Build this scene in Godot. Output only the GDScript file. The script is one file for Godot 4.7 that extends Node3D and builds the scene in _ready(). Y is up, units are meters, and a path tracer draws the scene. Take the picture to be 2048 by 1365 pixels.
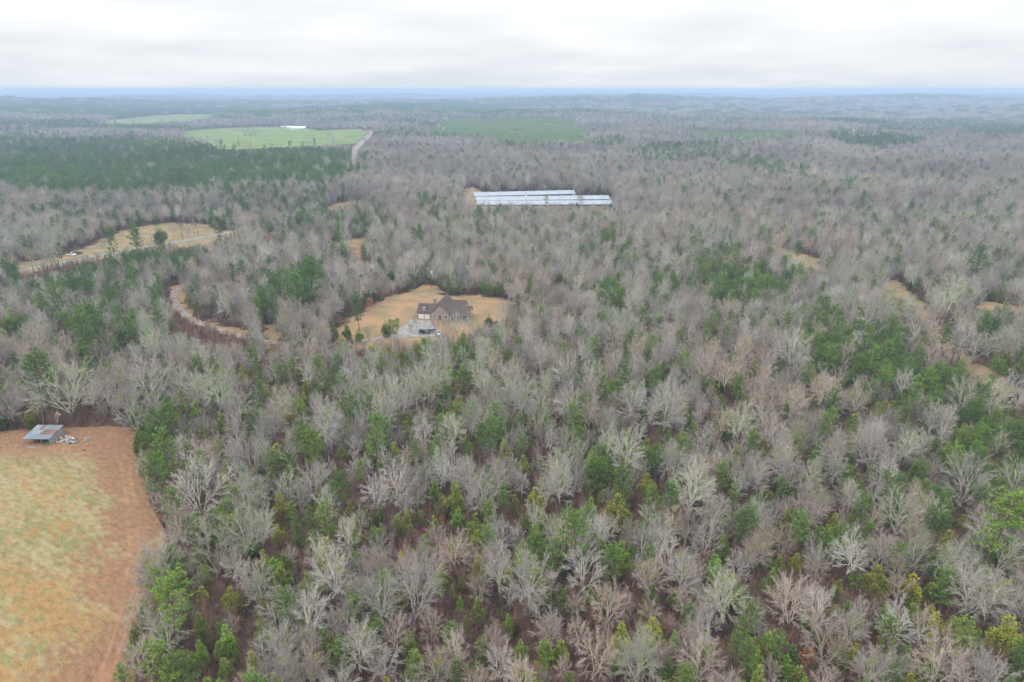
extends Node3D
# A winter woodland seen from the air: bare hardwoods, pines and cedars, a hayfield with a shed,
# a house on a clearing, poultry houses and hazy ridges. y is up, units are metres.

const EYE := Vector3(0, 100, 0)
const FOCAL := 1365.0          # in widths of a 2048 x 1365 picture
const PITCH := 20.25
var CP := cos(deg_to_rad(PITCH))
var SP := sin(deg_to_rad(PITCH))
var rng := RandomNumberGenerator.new()
var n_near := FastNoiseLite.new()
var n_hill := FastNoiseLite.new()
var n_far := FastNoiseLite.new()
var n_mix := FastNoiseLite.new()
var n_fine := FastNoiseLite.new()
var n_tone := FastNoiseLite.new()
var taken := {}                # names in use
var M := {}                    # materials
var ridges := []

# ------------------------------------------------------------------ layout helpers
func noise_setup(n: FastNoiseLite, s: int, f: float, oct: int) -> void:
	n.noise_type = FastNoiseLite.TYPE_SIMPLEX_SMOOTH
	n.seed = s
	n.frequency = f
	n.fractal_octaves = oct

func T(x: float, z: float) -> float:
	var d := sqrt(x * x + z * z)
	var h := n_near.get_noise_2d(x, z) * 2.2
	if d > 700.0:
		h += smoothstep(700.0, 3200.0, d) * (n_hill.get_noise_2d(x, z) * 32.0 - 6.0)
		if d > 5000.0:
			h += smoothstep(5000.0, 13000.0, d) * (n_far.get_noise_2d(x, z) * 42.0 + 6.0)
		for r in ridges:
			var ux: float = (x - r[0]) / r[3]
			var uz: float = (z - r[1]) / r[4]
			var q := ux * ux + uz * uz
			if q < 9.0:
				h += r[2] * exp(-q)
	return h

# the place on the ground (or h metres above it) that lies under a point of the 2048 x 1365 picture
func at(px: float, py: float, h := 0.0) -> Vector3:
	var X := (px - 1024.0) / FOCAL
	var Y := (682.5 - py) / FOCAL
	var d := Vector3(X, -SP + Y * CP, -CP - Y * SP)
	var t := 60.0
	var last := t
	while t < 30000.0:
		var p := EYE + d * t
		if p.y < T(p.x, p.z) + h:
			break
		last = t
		t += maxf(2.0, t * 0.01)
	var lo := last
	var hi := t
	for i in 14:
		var m := (lo + hi) * 0.5
		var p := EYE + d * m
		if p.y < T(p.x, p.z) + h:
			hi = m
		else:
			lo = m
	var q := EYE + d * hi
	return Vector3(q.x, T(q.x, q.z), q.z)

func px_of(p: Vector3) -> Vector2:
	var v := p - EYE
	var zc := -v.y * SP - v.z * CP
	if zc < 1.0:
		return Vector2(-9999, -9999)
	return Vector2(1024.0 + FOCAL * v.x / zc, 682.5 - FOCAL * (v.y * CP - v.z * SP) / zc)

func ground_poly(pts: Array) -> PackedVector2Array:
	var out := PackedVector2Array()
	for q in pts:
		var p := at(q[0], q[1])
		out.append(Vector2(p.x, p.z))
	return out

func pixel_poly(pts: Array) -> PackedVector2Array:
	var out := PackedVector2Array()
	for q in pts:
		out.append(Vector2(q[0], q[1]))
	return out

func roughen(poly: PackedVector2Array, step: float, amount: float) -> PackedVector2Array:
	var out := PackedVector2Array()
	for i in poly.size():
		var a := poly[i]
		var b := poly[(i + 1) % poly.size()]
		var k := clampi(int(a.distance_to(b) / step), 1, 60)
		for j in k:
			var p := a.lerp(b, float(j) / k)
			if j > 0:
				p += Vector2(n_fine.get_noise_2d(p.x * 3.0, p.y * 3.0), n_fine.get_noise_2d(p.y * 3.0 + 91.0, p.x * 3.0)) * amount
			out.append(p)
	return out

# ------------------------------------------------------------------ mesh builder
class MB:
	var v := PackedVector3Array()
	var n := PackedVector3Array()
	var c := PackedColorArray()
	var u := PackedVector2Array()
	var i := PackedInt32Array()
	func tri(a: Vector3, b: Vector3, d: Vector3, col: Color) -> void:
		var k := v.size()
		var nn := (d - a).cross(b - a).normalized()
		v.append(a); v.append(b); v.append(d)
		n.append(nn); n.append(nn); n.append(nn)
		c.append(col); c.append(col); c.append(col)
		u.append(Vector2(a.x, a.z)); u.append(Vector2(b.x, b.z)); u.append(Vector2(d.x, d.z))
		i.append(k); i.append(k + 1); i.append(k + 2)
	# corners in clockwise order as seen from the front
	func quad(a: Vector3, b: Vector3, d: Vector3, e: Vector3, col := Color.WHITE, uv := []) -> void:
		var k := v.size()
		var nn := (d - a).cross(b - a).normalized()
		for p in [a, b, d, e]:
			v.append(p); n.append(nn); c.append(col)
		if uv.size() == 4:
			for q in uv: u.append(q)
		else:
			u.append(Vector2(0, 0)); u.append(Vector2(1, 0)); u.append(Vector2(1, 1)); u.append(Vector2(0, 1))
		for q in [0, 1, 2, 0, 2, 3]:
			i.append(k + q)
	func box(at_: Vector3, size: Vector3, col := Color.WHITE, basis := Basis()) -> void:
		var h := size * 0.5
		var p := []
		for y in [-1, 1]:
			for q in [[-1, -1], [1, -1], [1, 1], [-1, 1]]:
				p.append(at_ + basis * Vector3(q[0] * h.x, y * h.y, q[1] * h.z))
		for f in [[4, 5, 6, 7], [3, 2, 1, 0], [7, 6, 2, 3], [5, 4, 0, 1], [6, 5, 1, 2], [4, 7, 3, 0]]:
			quad(p[f[0]], p[f[1]], p[f[2]], p[f[3]], col)
	func tube(p0: Vector3, p1: Vector3, r0: float, r1: float, c0: Color, c1: Color, sides := 3) -> void:
		var ax := (p1 - p0).normalized()
		var s := ax.cross(Vector3(0.31, 0.2, 0.93)).normalized()
		if s.length_squared() < 0.5:
			s = Vector3.RIGHT
		var t := ax.cross(s)
		var k := v.size()
		for j in sides:
			var a := TAU * j / sides
			var dir := s * cos(a) + t * sin(a)
			v.append(p0 + dir * r0); v.append(p1 + dir * r1)
			n.append(dir); n.append(dir)
			c.append(c0); c.append(c1)
			u.append(Vector2(float(j) / sides, 0)); u.append(Vector2(float(j) / sides, 1))
		for j in sides:
			var a := k + 2 * j
			var b := k + 2 * ((j + 1) % sides)
			i.append(a); i.append(a + 1); i.append(b)
			i.append(b); i.append(a + 1); i.append(b + 1)
	func cap(p: Vector3, ax: Vector3, r: float, col: Color, sides: int) -> void:
		var s := ax.cross(Vector3(0.31, 0.2, 0.93)).normalized()
		var t := ax.cross(s)
		for j in sides:
			var a := TAU * j / sides
			var b := TAU * (j + 1) / sides
			tri(p, p + (s * cos(b) + t * sin(b)) * r, p + (s * cos(a) + t * sin(a)) * r, col)
	func drum(p0: Vector3, p1: Vector3, r: float, col: Color, sides := 12) -> void:
		tube(p0, p1, r, r, col, col, sides)
		cap(p1, (p1 - p0).normalized(), r, col, sides)
		cap(p0, (p0 - p1).normalized(), r, col, sides)
	# a small pointed leaf or needle spray
	func blade(p: Vector3, dir: Vector3, side: Vector3, w: float, col: Color, tip: Color) -> void:
		var k := v.size()
		var nn := dir.cross(side).normalized()
		if nn.y < 0.0:
			nn = -nn
			side = -side
		v.append(p); v.append(p + dir * 0.45 + side * w); v.append(p + dir); v.append(p + dir * 0.45 - side * w)
		for q in 4:
			n.append(nn); u.append(Vector2.ZERO)
		c.append(col); c.append(col.lerp(tip, 0.5)); c.append(tip); c.append(col.lerp(tip, 0.5))
		i.append(k); i.append(k + 1); i.append(k + 2); i.append(k); i.append(k + 2); i.append(k + 3)
	func arrays() -> Array:
		var a := []
		a.resize(Mesh.ARRAY_MAX)
		a[Mesh.ARRAY_VERTEX] = v; a[Mesh.ARRAY_NORMAL] = n; a[Mesh.ARRAY_COLOR] = c; a[Mesh.ARRAY_TEX_UV] = u; a[Mesh.ARRAY_INDEX] = i
		return a
	func mesh(m: Material) -> ArrayMesh:
		var am := ArrayMesh.new()
		am.add_surface_from_arrays(Mesh.PRIMITIVE_TRIANGLES, arrays())
		am.surface_set_material(0, m)
		return am
	func append_from(o: MB, xf: Transform3D, tint := Color.WHITE) -> void:
		var k := v.size()
		for j in o.v.size():
			v.append(xf * o.v[j]); n.append((xf.basis * o.n[j]).normalized()); c.append(o.c[j] * tint); u.append(o.u[j])
		for j in o.i: i.append(k + j)

# ------------------------------------------------------------------ naming helpers
func numbered(called: String) -> String:
	if not taken.has(called):
		taken[called] = 0
		return called
	taken[called] += 1
	return "%s_%03d" % [called, taken[called]]

func tag(o: Node, label := "", category := "", group := "", kind := "") -> Node:
	if label: o.set_meta("label", label)
	if category: o.set_meta("category", category)
	if group: o.set_meta("group", group)
	if kind: o.set_meta("kind", kind)
	return o

func base(called: String, where: Vector3, turn := 0.0) -> Node3D:
	var o := Node3D.new()
	o.name = numbered(called)
	add_child(o, true)
	o.position = where
	o.rotation.y = turn
	return o

func build(b: MB, called: String, m: Material, parent: Node = self) -> MeshInstance3D:
	var o := MeshInstance3D.new()
	o.name = numbered(called) if parent == self else called
	o.mesh = b.mesh(m)
	parent.add_child(o, true)
	return o

func part(called: String, mesh: Mesh, parent: Node) -> MeshInstance3D:
	var o := MeshInstance3D.new()
	o.name = called
	o.mesh = mesh
	parent.add_child(o, true)
	return o

func boxpart(called: String, m: Material, parent: Node, at_: Vector3, size: Vector3, basis := Basis()) -> MeshInstance3D:
	var b := MB.new()
	b.box(at_, size, Color.WHITE, basis)
	return build(b, called, m, parent)

func mat(albedo: Color, rough := 0.9, spec := 0.3, vc := false) -> StandardMaterial3D:
	var m := StandardMaterial3D.new()
	m.albedo_color = albedo.linear_to_srgb()
	m.roughness = rough
	m.metallic_specular = spec
	m.vertex_color_use_as_albedo = vc
	m.cull_mode = BaseMaterial3D.CULL_DISABLED
	return m

func noise_tex(s: int, f: float, size: int, lo: Color, hi: Color, mid = null, oct := 4) -> NoiseTexture2D:
	var n := FastNoiseLite.new()
	noise_setup(n, s, f, oct)
	var t := NoiseTexture2D.new()
	t.width = size
	t.height = size
	t.seamless = true
	t.noise = n
	var g := Gradient.new()
	g.set_color(0, lo.linear_to_srgb())
	g.set_color(1, hi.linear_to_srgb())
	g.set_offset(0, 0.27)
	g.set_offset(1, 0.73)
	if mid != null:
		g.add_point(0.5, (mid as Color).linear_to_srgb())
	t.color_ramp = g
	return t

func ground_mat(lo: Color, mid: Color, hi: Color, s: int, metres: float, fine: float) -> StandardMaterial3D:
	var m := mat(Color.WHITE, 0.95, 0.15)
	m.albedo_texture = noise_tex(s, 0.012, 512, lo, hi, mid, 5)
	m.uv1_triplanar = true
	m.uv1_world_triplanar = true
	m.uv1_scale = Vector3.ONE / metres
	m.detail_enabled = true
	m.detail_blend_mode = BaseMaterial3D.BLEND_MODE_MUL
	m.detail_albedo = noise_tex(s + 7, 0.03, 512, Color(0.42, 0.42, 0.42), Color(1, 1, 1), Color(0.8, 0.8, 0.8), 5)
	m.uv2_triplanar = true
	m.uv2_world_triplanar = true
	m.uv2_scale = Vector3.ONE / fine
	m.detail_uv_layer = BaseMaterial3D.DETAIL_UV_2
	return m

# a sheet laid over the terrain inside a polygon of ground points (x, z)
func drape(called: String, poly: PackedVector2Array, m: Material, cell: float, up: float, parent: Node = self) -> MeshInstance3D:
	var b := MB.new()
	var lo := poly[0]
	var hi := poly[0]
	for p in poly:
		lo = lo.min(p); hi = hi.max(p)
	var x := floorf(lo.x / cell) * cell
	while x < hi.x:
		var z := floorf(lo.y / cell) * cell
		while z < hi.y:
			var sq := PackedVector2Array([Vector2(x, z), Vector2(x + cell, z), Vector2(x + cell, z + cell), Vector2(x, z + cell)])
			for piece in Geometry2D.intersect_polygons(poly, sq):
				if Geometry2D.is_polygon_clockwise(piece):
					pass
				var idx := Geometry2D.triangulate_polygon(piece)
				var k := b.v.size()
				for p in piece:
					b.v.append(Vector3(p.x, T(p.x, p.y) + up, p.y))
					b.n.append(Vector3.UP); b.c.append(Color.WHITE); b.u.append(Vector2((p.x - lo.x) / (hi.x - lo.x), (p.y - lo.y) / (hi.y - lo.y)))
				for q in range(0, idx.size(), 3):
					var A: Vector2 = piece[idx[q]]
					var B: Vector2 = piece[idx[q + 1]]
					var Cc: Vector2 = piece[idx[q + 2]]
					var flip := (B - A).cross(Cc - A) < 0.0
					b.i.append(k + idx[q]); b.i.append(k + idx[q + (2 if flip else 1)]); b.i.append(k + idx[q + (1 if flip else 2)])
			z += cell
		x += cell
	if b.v.is_empty():
		return null
	var o := build(b, called, m, parent)
	if parent == self:
		o.set_meta("kind", "structure")
	return o

# a strip along ground points, `wide` metres across
func strip_poly(pts: Array, wide: float) -> PackedVector2Array:
	var c := Curve2D.new()
	for q in pts:
		var p := at(q[0], q[1])
		c.add_point(Vector2(p.x, p.z))
	var line := PackedVector2Array()
	for k in c.point_count:
		var a := c.get_point_position(maxi(k - 1, 0))
		var d := c.get_point_position(mini(k + 1, c.point_count - 1))
		c.set_point_in(k, (a - d) * 0.16)
		c.set_point_out(k, (d - a) * 0.16)
	line = c.tessellate_even_length(5, 4.0 if c.get_baked_length() < 800.0 else 15.0)
	var left := PackedVector2Array()
	var right := PackedVector2Array()
	for k in line.size():
		var t := (line[mini(k + 1, line.size() - 1)] - line[maxi(k - 1, 0)]).normalized()
		var s := Vector2(-t.y, t.x) * wide * 0.5 * (1.0 + 0.12 * n_fine.get_noise_2d(k * 9.0, wide * 31.0))
		left.append(line[k] + s)
		right.append(line[k] - s)
	right.reverse()
	left.append_array(right)
	return left

# ------------------------------------------------------------------ trees
func bark(r: float, twig: Color, trunk: Color) -> Color:
	# fine twigs are duller than the pale upper limbs; the lower stem is dark
	var limb := Color(0.52, 0.495, 0.455)
	if r < 0.05:
		return twig.lerp(limb, clampf((r - 0.012) / 0.03, 0.0, 1.0))
	return limb.lerp(trunk, clampf((r - 0.08) / 0.11, 0.0, 1.0))

func wander(dir: Vector3, k: float) -> Vector3:
	return (dir + Vector3(rng.randf_range(-k, k), rng.randf_range(-k, k), rng.randf_range(-k, k))).normalized()

# a bare hardwood: limbs run from the trunk to points spread over a domed crown. [trunk builder, crown builder]
func grow_bare(h: float, rad: float, low: float, n_limb: int, n_sub: int, n_twig: int, n_fine_: int, thick := 1.0, lichen := 0.2, vase := 0.5) -> Array:
	var tr := MB.new()
	var cr := MB.new()
	var trunk_c := Color(0.08, 0.07, 0.06)
	var twig_c := Color(0.43, 0.402, 0.376)
	var lich := Color(0.36, 0.41, 0.27)
	var p := Vector3.ZERO
	var axis := Vector3(rng.randf_range(-0.05, 0.05), 1, rng.randf_range(-0.05, 0.05)).normalized()
	var spine := [p]
	var steps := 9
	var top := 0.9
	for k in steps:
		axis = (wander(axis, 0.06) + Vector3.UP * 0.25).normalized()
		p += axis * h * top / steps
		spine.append(p)
	var r_base := 0.013 * h + 0.03
	for k in steps:
		var a := float(k) / steps
		var b := float(k + 1) / steps
		var ra := r_base * pow(1.0 - a * 0.97, 0.9)
		var rb := r_base * pow(1.0 - b * 0.97, 0.9)
		var t := tr if b <= low + 0.3 else cr
		t.tube(spine[k], spine[k + 1], ra * (1.35 if k == 0 else 1.0), rb, bark(ra, twig_c, trunk_c), bark(rb, twig_c, trunk_c), 6)
	var half := h * (1.0 - low) * 0.5
	var hc := h * low + half
	var lean := Vector3(rng.randf_range(-0.1, 0.1), 0, rng.randf_range(-0.1, 0.1)) * rad
	var lob := rng.randf() * 50.0
	# main boughs fork from the stem; the limbs leave these
	var boughs := []
	var n_b := 5 + int(rad * 0.7)
	for k in n_b:
		var by := [0.05, 0.5, 0.85, 0.3][k % 4] as float
		var bt := k * TAU / n_b * 1.618 + rng.randf_range(-0.3, 0.3)
		var aim := Vector3(cos(bt) * sqrt(1.0 - by * by) * rad, hc + by * half, sin(bt) * sqrt(1.0 - by * by) * rad) + lean
		var oy := clampf(aim.y - Vector2(aim.x, aim.z).length() * rng.randf_range(0.7, 1.5) - h * 0.12, h * low * 0.8, h * lerpf(0.8, 0.5, vase))
		var fi := clampf(oy / h / top, 0.0, 0.999) * steps
		var o: Vector3 = (spine[int(fi)] as Vector3).lerp(spine[int(fi) + 1], fi - int(fi))
		var fork := o.lerp(aim, rng.randf_range(0.42, 0.62)) + wander(Vector3.UP, 1.0) * rad * 0.08
		var elbow := o.lerp(fork, 0.5) + wander(Vector3.UP, 1.0) * rad * 0.07
		var br := clampf(r_base * 0.38, 0.045, 0.17)
		var c0 := bark(br, twig_c, trunk_c)
		var c1 := bark(br * 0.6, twig_c, trunk_c)
		if rng.randf() < lichen:
			c1 = c1.lerp(lich, 0.7)
		cr.tube(o, elbow, br, br * 0.8, c0, c1, 5)
		cr.tube(elbow, fork, br * 0.8, br * 0.55, c1, c1, 5)
		boughs.append([o, elbow, fork, (aim - o).normalized()])
	for l in n_limb:
		# a point of the dome, evenly spread, with lobes and hollows
		var cy := lerpf(-0.72, 1.0, (l + 0.5) / n_limb)
		var turn := l * 2.39996 + rng.randf_range(-0.35, 0.35)
		var cr_ := sqrt(1.0 - cy * cy)
		var bump := 1.0 + 0.55 * n_fine.get_noise_2d(lob + cos(turn) * 18.0, sin(turn) * 18.0 + cy * 14.0) + rng.randf_range(-0.08, 0.08)
		var goal := Vector3(cos(turn) * cr_ * rad, cy * half, sin(turn) * cr_ * rad) * bump + Vector3(0, hc, 0) + lean
		var o := Vector3.ZERO
		var best := -9.0
		for bg in boughs:
			var dd: float = (goal - (bg[0] as Vector3)).normalized().dot(bg[3]) + rng.randf_range(0.0, 0.12)
			if dd > best:
				best = dd
				var g0 := rng.randf_range(0.6, 2.0)
				o = (bg[0] as Vector3).lerp(bg[1], g0) if g0 < 1.0 else (bg[1] as Vector3).lerp(bg[2], g0 - 1.0)
		var ll := o.distance_to(goal)
		var bend := o.lerp(goal, 0.5) + Vector3(goal.x - o.x, 0, goal.z - o.z) * 0.14 + wander(Vector3.UP, 1.0) * ll * 0.05
		var lr := clampf(r_base * 0.25 * ll / (rad + 2.0), 0.022, 0.08)
		var limb := []
		var segs := 5
		for k in segs + 1:
			var f := float(k) / segs
			limb.append(o.lerp(bend, f).lerp(bend.lerp(goal, f), f) + wander(Vector3.UP, 1.0) * ll * (0.0 if k == 0 else 0.045))
		var mossy := n_fine.get_noise_3d(o.x * 9.0, goal.y * 9.0, goal.z * 9.0) > 0.3 - lichen
		for k in segs:
			var ra := lr * (1.0 - 0.84 * k / segs)
			var rb := lr * (1.0 - 0.84 * (k + 1) / segs)
			var ca := bark(ra, twig_c, trunk_c)
			var cb := bark(rb, twig_c, trunk_c)
			if mossy:
				ca = ca.lerp(lich, 0.7)
				cb = cb.lerp(lich, 0.45)
			cr.tube(limb[k], limb[k + 1], ra, rb, ca, cb, 4)
		for s in n_sub:
			var g := lerpf(0.3, 0.97, (s + rng.randf() * 0.8) / n_sub)
			var gi := clampf(g, 0.0, 0.999) * segs
			var so: Vector3 = (limb[int(gi)] as Vector3).lerp(limb[int(gi) + 1], gi - int(gi))
			var ld: Vector3 = ((limb[int(gi) + 1] as Vector3) - (limb[int(gi)] as Vector3)).normalized()
			var sd := wander((ld + (so - Vector3(0, hc - half * 0.3, 0)).normalized() * 0.35).normalized(), 0.55)
			var sl := ll * rng.randf_range(0.26, 0.46) * (1.2 - 0.45 * g)
			var sr := clampf(lr * 0.45 * (1.0 - g * 0.4), 0.024, 0.06) * (1.0 if thick < 1.5 else 1.6)
			var mid := so + wander(sd, 0.1) * sl * 0.5
			var tip := mid + wander(sd, 0.16) * sl * 0.5
			var sc := bark(sr, twig_c, trunk_c)
			if mossy:
				sc = sc.lerp(lich, 0.45)
			cr.tube(so, mid, sr, sr * 0.7, sc, sc, 3)
			cr.tube(mid, tip, sr * 0.7, sr * 0.35, sc, twig_c, 3)
			for t in n_twig:
				var e := (t + rng.randf()) / n_twig
				var to := so.lerp(mid, e * 2.0) if e < 0.5 else mid.lerp(tip, e * 2.0 - 1.0)
				var td := wander(sd, 0.6)
				var tl := sl * rng.randf_range(0.3, 0.6)
				var tone := twig_c * rng.randf_range(0.82, 1.14)
				tone.a = 1.0
				cr.tube(to, to + td * tl, 0.017 * thick, 0.009 * thick, tone, tone, 3)
				for w in n_fine_:
					var wo := to + td * tl * rng.randf_range(0.2, 1.0)
					cr.tube(wo, wo + wander(td, 0.6) * tl * rng.randf_range(0.35, 0.75), 0.0115 * thick, 0.006 * thick, tone, tone, 3)
	return [tr, cr]

# a loblolly pine: open crown of needle sprays on whorled branches
func grow_pine(h: float, rad: float, low: float, blades: int, big := 1.0, lean := 0.03) -> Array:
	var tr := MB.new()
	var cr := MB.new()
	var bk := Color(0.14, 0.10, 0.075)
	var g0 := Color(0.072, 0.132, 0.032)
	var g1 := Color(0.20, 0.305, 0.072)
	var spine := [Vector3.ZERO]
	var axis := Vector3(rng.randf_range(-lean, lean), 1, rng.randf_range(-lean, lean)).normalized()
	var p := Vector3.ZERO
	for k in 8:
		axis = wander(axis, 0.025)
		p += axis * h / 8.0
		spine.append(p)
	var rb := 0.011 * h + 0.03
	for k in 8:
		tr.tube(spine[k], spine[k + 1], rb * (1.0 - k / 8.3), rb * (1.0 - (k + 1) / 8.3), bk, bk, 6)
	var y := low * h
	var turn := 0.0
	while y < h * 0.985:
		var f := (y - low * h) / (h - low * h)
		var fi := clampf(y / h, 0.0, 0.999) * 8.0
		var o: Vector3 = (spine[int(fi)] as Vector3).lerp(spine[int(fi) + 1], fi - int(fi))
		var prof := pow(sin(PI * clampf(0.16 + f * 0.80, 0.0, 1.0)), 0.75)
		var n_br := 3 + rng.randi() % 3
		for b in n_br:
			turn += TAU / n_br + rng.randf_range(-0.5, 0.5)
			if rng.randf() < 0.12:
				continue
			var ln := rad * prof * rng.randf_range(0.6, 1.18)
			var el := lerpf(0.05, 0.75, f) + rng.randf_range(-0.15, 0.2)
			var d := Vector3(cos(turn) * cos(el), sin(el), sin(turn) * cos(el))
			var tip := o + d * ln + Vector3.UP * ln * 0.12
			cr.tube(o, tip, 0.045, 0.015, bk, bk, 3)
			var n_t := clampi(int(ln * 3.1 / big), 2, 10)
			for t in n_t:
				var e := lerpf(0.38, 1.0, float(t) / maxf(1, n_t - 1))
				var c := o.lerp(tip, e) + Vector3(rng.randf_range(-0.3, 0.3), rng.randf_range(-0.05, 0.25), rng.randf_range(-0.3, 0.3)) * (0.5 + e) * big
				var tone := g0.lerp(g1, rng.randf_range(0.15, 1.0))
				for q in blades:
					var bd := wander((d * 0.5 + Vector3.UP * 0.55).normalized(), 0.95)
					var sd := bd.cross(wander(Vector3.UP, 0.9)).normalized()
					cr.blade(c, bd * rng.randf_range(0.34, 0.6) * big, sd, 0.055 * big, tone * 0.9, tone * 1.12)
		y += rng.randf_range(0.42, 0.72) * (0.6 + rad / 5.0) * sqrt(big)
		turn += 0.7
	return [tr, cr]

# an eastern red cedar or other dense evergreen: several leaning spires clothed in short sprays
func grow_cedar(h: float, rad: float, n: int, pointy: float, big := 1.0, bronze := 0.2) -> Array:
	var tr := MB.new()
	var cr := MB.new()
	var bk := Color(0.16, 0.11, 0.09)
	tr.tube(Vector3.ZERO, Vector3(0, h * 0.85, 0), 0.014 * h + 0.02, 0.02, bk, bk, 5)
	var spires := 7
	for k in spires:
		var a0 := k * 2.4 + rng.randf_range(-0.4, 0.4)
		var off := 0.0 if k == 0 else rad * rng.randf_range(0.3, 0.72)
		var low := h * (0.08 if k == 0 else rng.randf_range(0.05, 0.42))
		var high := h * (1.0 if k == 0 else lerpf(0.86, 0.5, off / rad) * rng.randf_range(0.85, 1.1))
		var sr := rad * (0.62 if k == 0 else rng.randf_range(0.38, 0.6))
		var foot := Vector3(cos(a0) * off * 0.75, low, sin(a0) * off * 0.75)
		var head := Vector3(cos(a0) * off * 1.0, high, sin(a0) * off * 1.0)
		var hue := rng.randf_range(0.8, 1.18)
		for q in n / spires:
			var f := pow(rng.randf(), 1.15)
			var a := rng.randf() * TAU
			var r := sr * pow(1.0 - f, pointy) * minf(1.0, 0.5 + f * 3.0) * lerpf(0.35, 1.08, sqrt(rng.randf())) * (1.0 + 0.5 * n_fine.get_noise_3d(a * 22.0, f * 90.0, k * 40.0))
			if rng.randf() < 0.07:
				r *= 1.35
			var c := foot.lerp(head, f) + Vector3(cos(a) * r, 0, sin(a) * r)
			var out := Vector3(cos(a), rng.randf_range(0.3, 1.2), sin(a)).normalized()
			var tone := Color(0.085, 0.118, 0.026).lerp(Color(0.235, 0.285, 0.062), rng.randf()) * hue
			tone.a = 1.0
			var tip := tone * 1.15
			if rng.randf() < bronze:
				tip = Color(0.27, 0.205, 0.055)
			for w in 2:
				var bd := wander(out, 0.7)
				cr.blade(c, bd * rng.randf_range(0.22, 0.7) * big, bd.cross(wander(Vector3.UP, 0.9)).normalized(), 0.07 * big, tone, tip)
	return [tr, cr]

# a leafy or twiggy shrub or sapling without a clear trunk
func grow_brush(h: float, stems: int, twigs: int, leaves: int, leaf_a: Color, leaf_b: Color, leaf_len := 0.16, spread := 0.45) -> MB:
	var b := MB.new()
	var c0 := Color(0.25, 0.20, 0.175)
	for s in stems:
		var a := rng.randf() * TAU
		var d := Vector3(cos(a) * spread * rng.randf(), 1, sin(a) * spread * rng.randf()).normalized()
		var p := Vector3(cos(a), 0, sin(a)) * rng.randf() * 0.5 * spread * h * 0.5
		var l := h * rng.randf_range(0.6, 1.05)
		var m := p + d * l * 0.5
		var e := m + wander(d, 0.18) * l * 0.5
		var tone := c0 * rng.randf_range(0.8, 1.25)
		tone.a = 1.0
		b.tube(p, m, 0.028, 0.02, tone, tone, 3)
		b.tube(m, e, 0.02, 0.008, tone, tone, 3)
		for t in twigs:
			var f := rng.randf_range(0.3, 1.0)
			var o := p.lerp(m, f * 2.0) if f < 0.5 else m.lerp(e, f * 2.0 - 1.0)
			var td := wander(d, 0.7)
			var tl := l * rng.randf_range(0.14, 0.3)
			b.tube(o, o + td * tl, 0.013, 0.006, tone, tone, 3)
			b.tube(o + td * tl * 0.5, o + td * tl * 0.5 + wander(td, 0.8) * tl * 0.5, 0.01, 0.005, tone, tone, 3)
			for q in leaves:
				var lp := o + td * tl * rng.randf_range(0.2, 1.1) + wander(Vector3.UP, 1.0) * 0.15
				var bd := wander(Vector3.UP * 0.4, 1.0)
				var lc := leaf_a.lerp(leaf_b, rng.randf())
				b.blade(lp, bd * leaf_len * rng.randf_range(0.8, 1.4), bd.cross(wander(Vector3.UP, 0.9)).normalized(), leaf_len * 0.35, lc, lc)
	return b

func two_part(tr: MB, cr: MB, bark_m: Material, crown_m: Material) -> Dictionary:
	var whole := ArrayMesh.new()
	whole.add_surface_from_arrays(Mesh.PRIMITIVE_TRIANGLES, tr.arrays())
	whole.surface_set_material(0, bark_m)
	whole.add_surface_from_arrays(Mesh.PRIMITIVE_TRIANGLES, cr.arrays())
	whole.surface_set_material(1, crown_m)
	return {"trunk": tr.mesh(bark_m), "crown": cr.mesh(crown_m), "whole": whole, "tr": tr, "cr": cr}

var grid := {}
func near_ok(p: Vector2, r: float, share: float) -> bool:
	var gx := int(floorf(p.x / 8.0))
	var gy := int(floorf(p.y / 8.0))
	for i in range(gx - 1, gx + 2):
		for j in range(gy - 1, gy + 2):
			for q in grid.get(Vector2i(i, j), []):
				if (Vector2(q.x, q.y)).distance_to(p) < (q.z + r) * share:
					return false
	return true
func occupy(p: Vector2, r: float) -> void:
	var k := Vector2i(int(floorf(p.x / 8.0)), int(floorf(p.y / 8.0)))
	if not grid.has(k):
		grid[k] = []
	grid[k].append(Vector3(p.x, p.y, r))

var bare := []      # variants: {h, r, trunk, crown, whole}
var pine := []
var cedar := []
var trees := {"bare": [], "pine": [], "cedar": []}
var open_px := []   # polygons of the picture in which the ground lies open, with their boxes
var open_ground := []
var shows := {}       # what must stay in view from where the picture was taken: cells of the picture -> [x, y, half width, distance]

func is_open(top: Vector2, mid: Vector2, foot: Vector2) -> bool:
	for o in open_px:
		var b: Rect2 = o[1]
		for q in ([mid, foot] if o[2] in ["straw_a", "straw_c", "straw_e"] or (o[2] as String).begins_with("clear") else [top, mid, foot]):
			if b.has_point(q) and (o[2] != "farm" or q.y < 405.5 or rng.randf() < 0.6) and (not o[2] in ["straw_b", "straw_f", "straw_d"] or rng.randf() < 0.78) and (not o[2] in ["young_a", "young_b"] or rng.randf() < 0.62) and Geometry2D.is_point_in_polygon(q, o[0]):
				return true
	return false

func hides(a: Vector2, b: Vector2, half: float, d: float) -> bool:
	for k in 5:
		var q := a.lerp(b, k / 4.0)
		for i in range(int(q.x / 64.0) - 1, int(q.x / 64.0) + 2):
			for j in range(int(q.y / 64.0) - 1, int(q.y / 64.0) + 2):
				for m in shows.get(Vector2i(i, j), []):
					if m.w > d - 3.0 and Vector2(m.x, m.y).distance_to(q) < m.z + half * 0.5:
						return true
	return false

func on_open_ground(p: Vector2) -> bool:
	for o in open_ground:
		if (o[1] as Rect2).has_point(p) and Geometry2D.is_point_in_polygon(p, o[0]):
			return true
	return false

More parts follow.
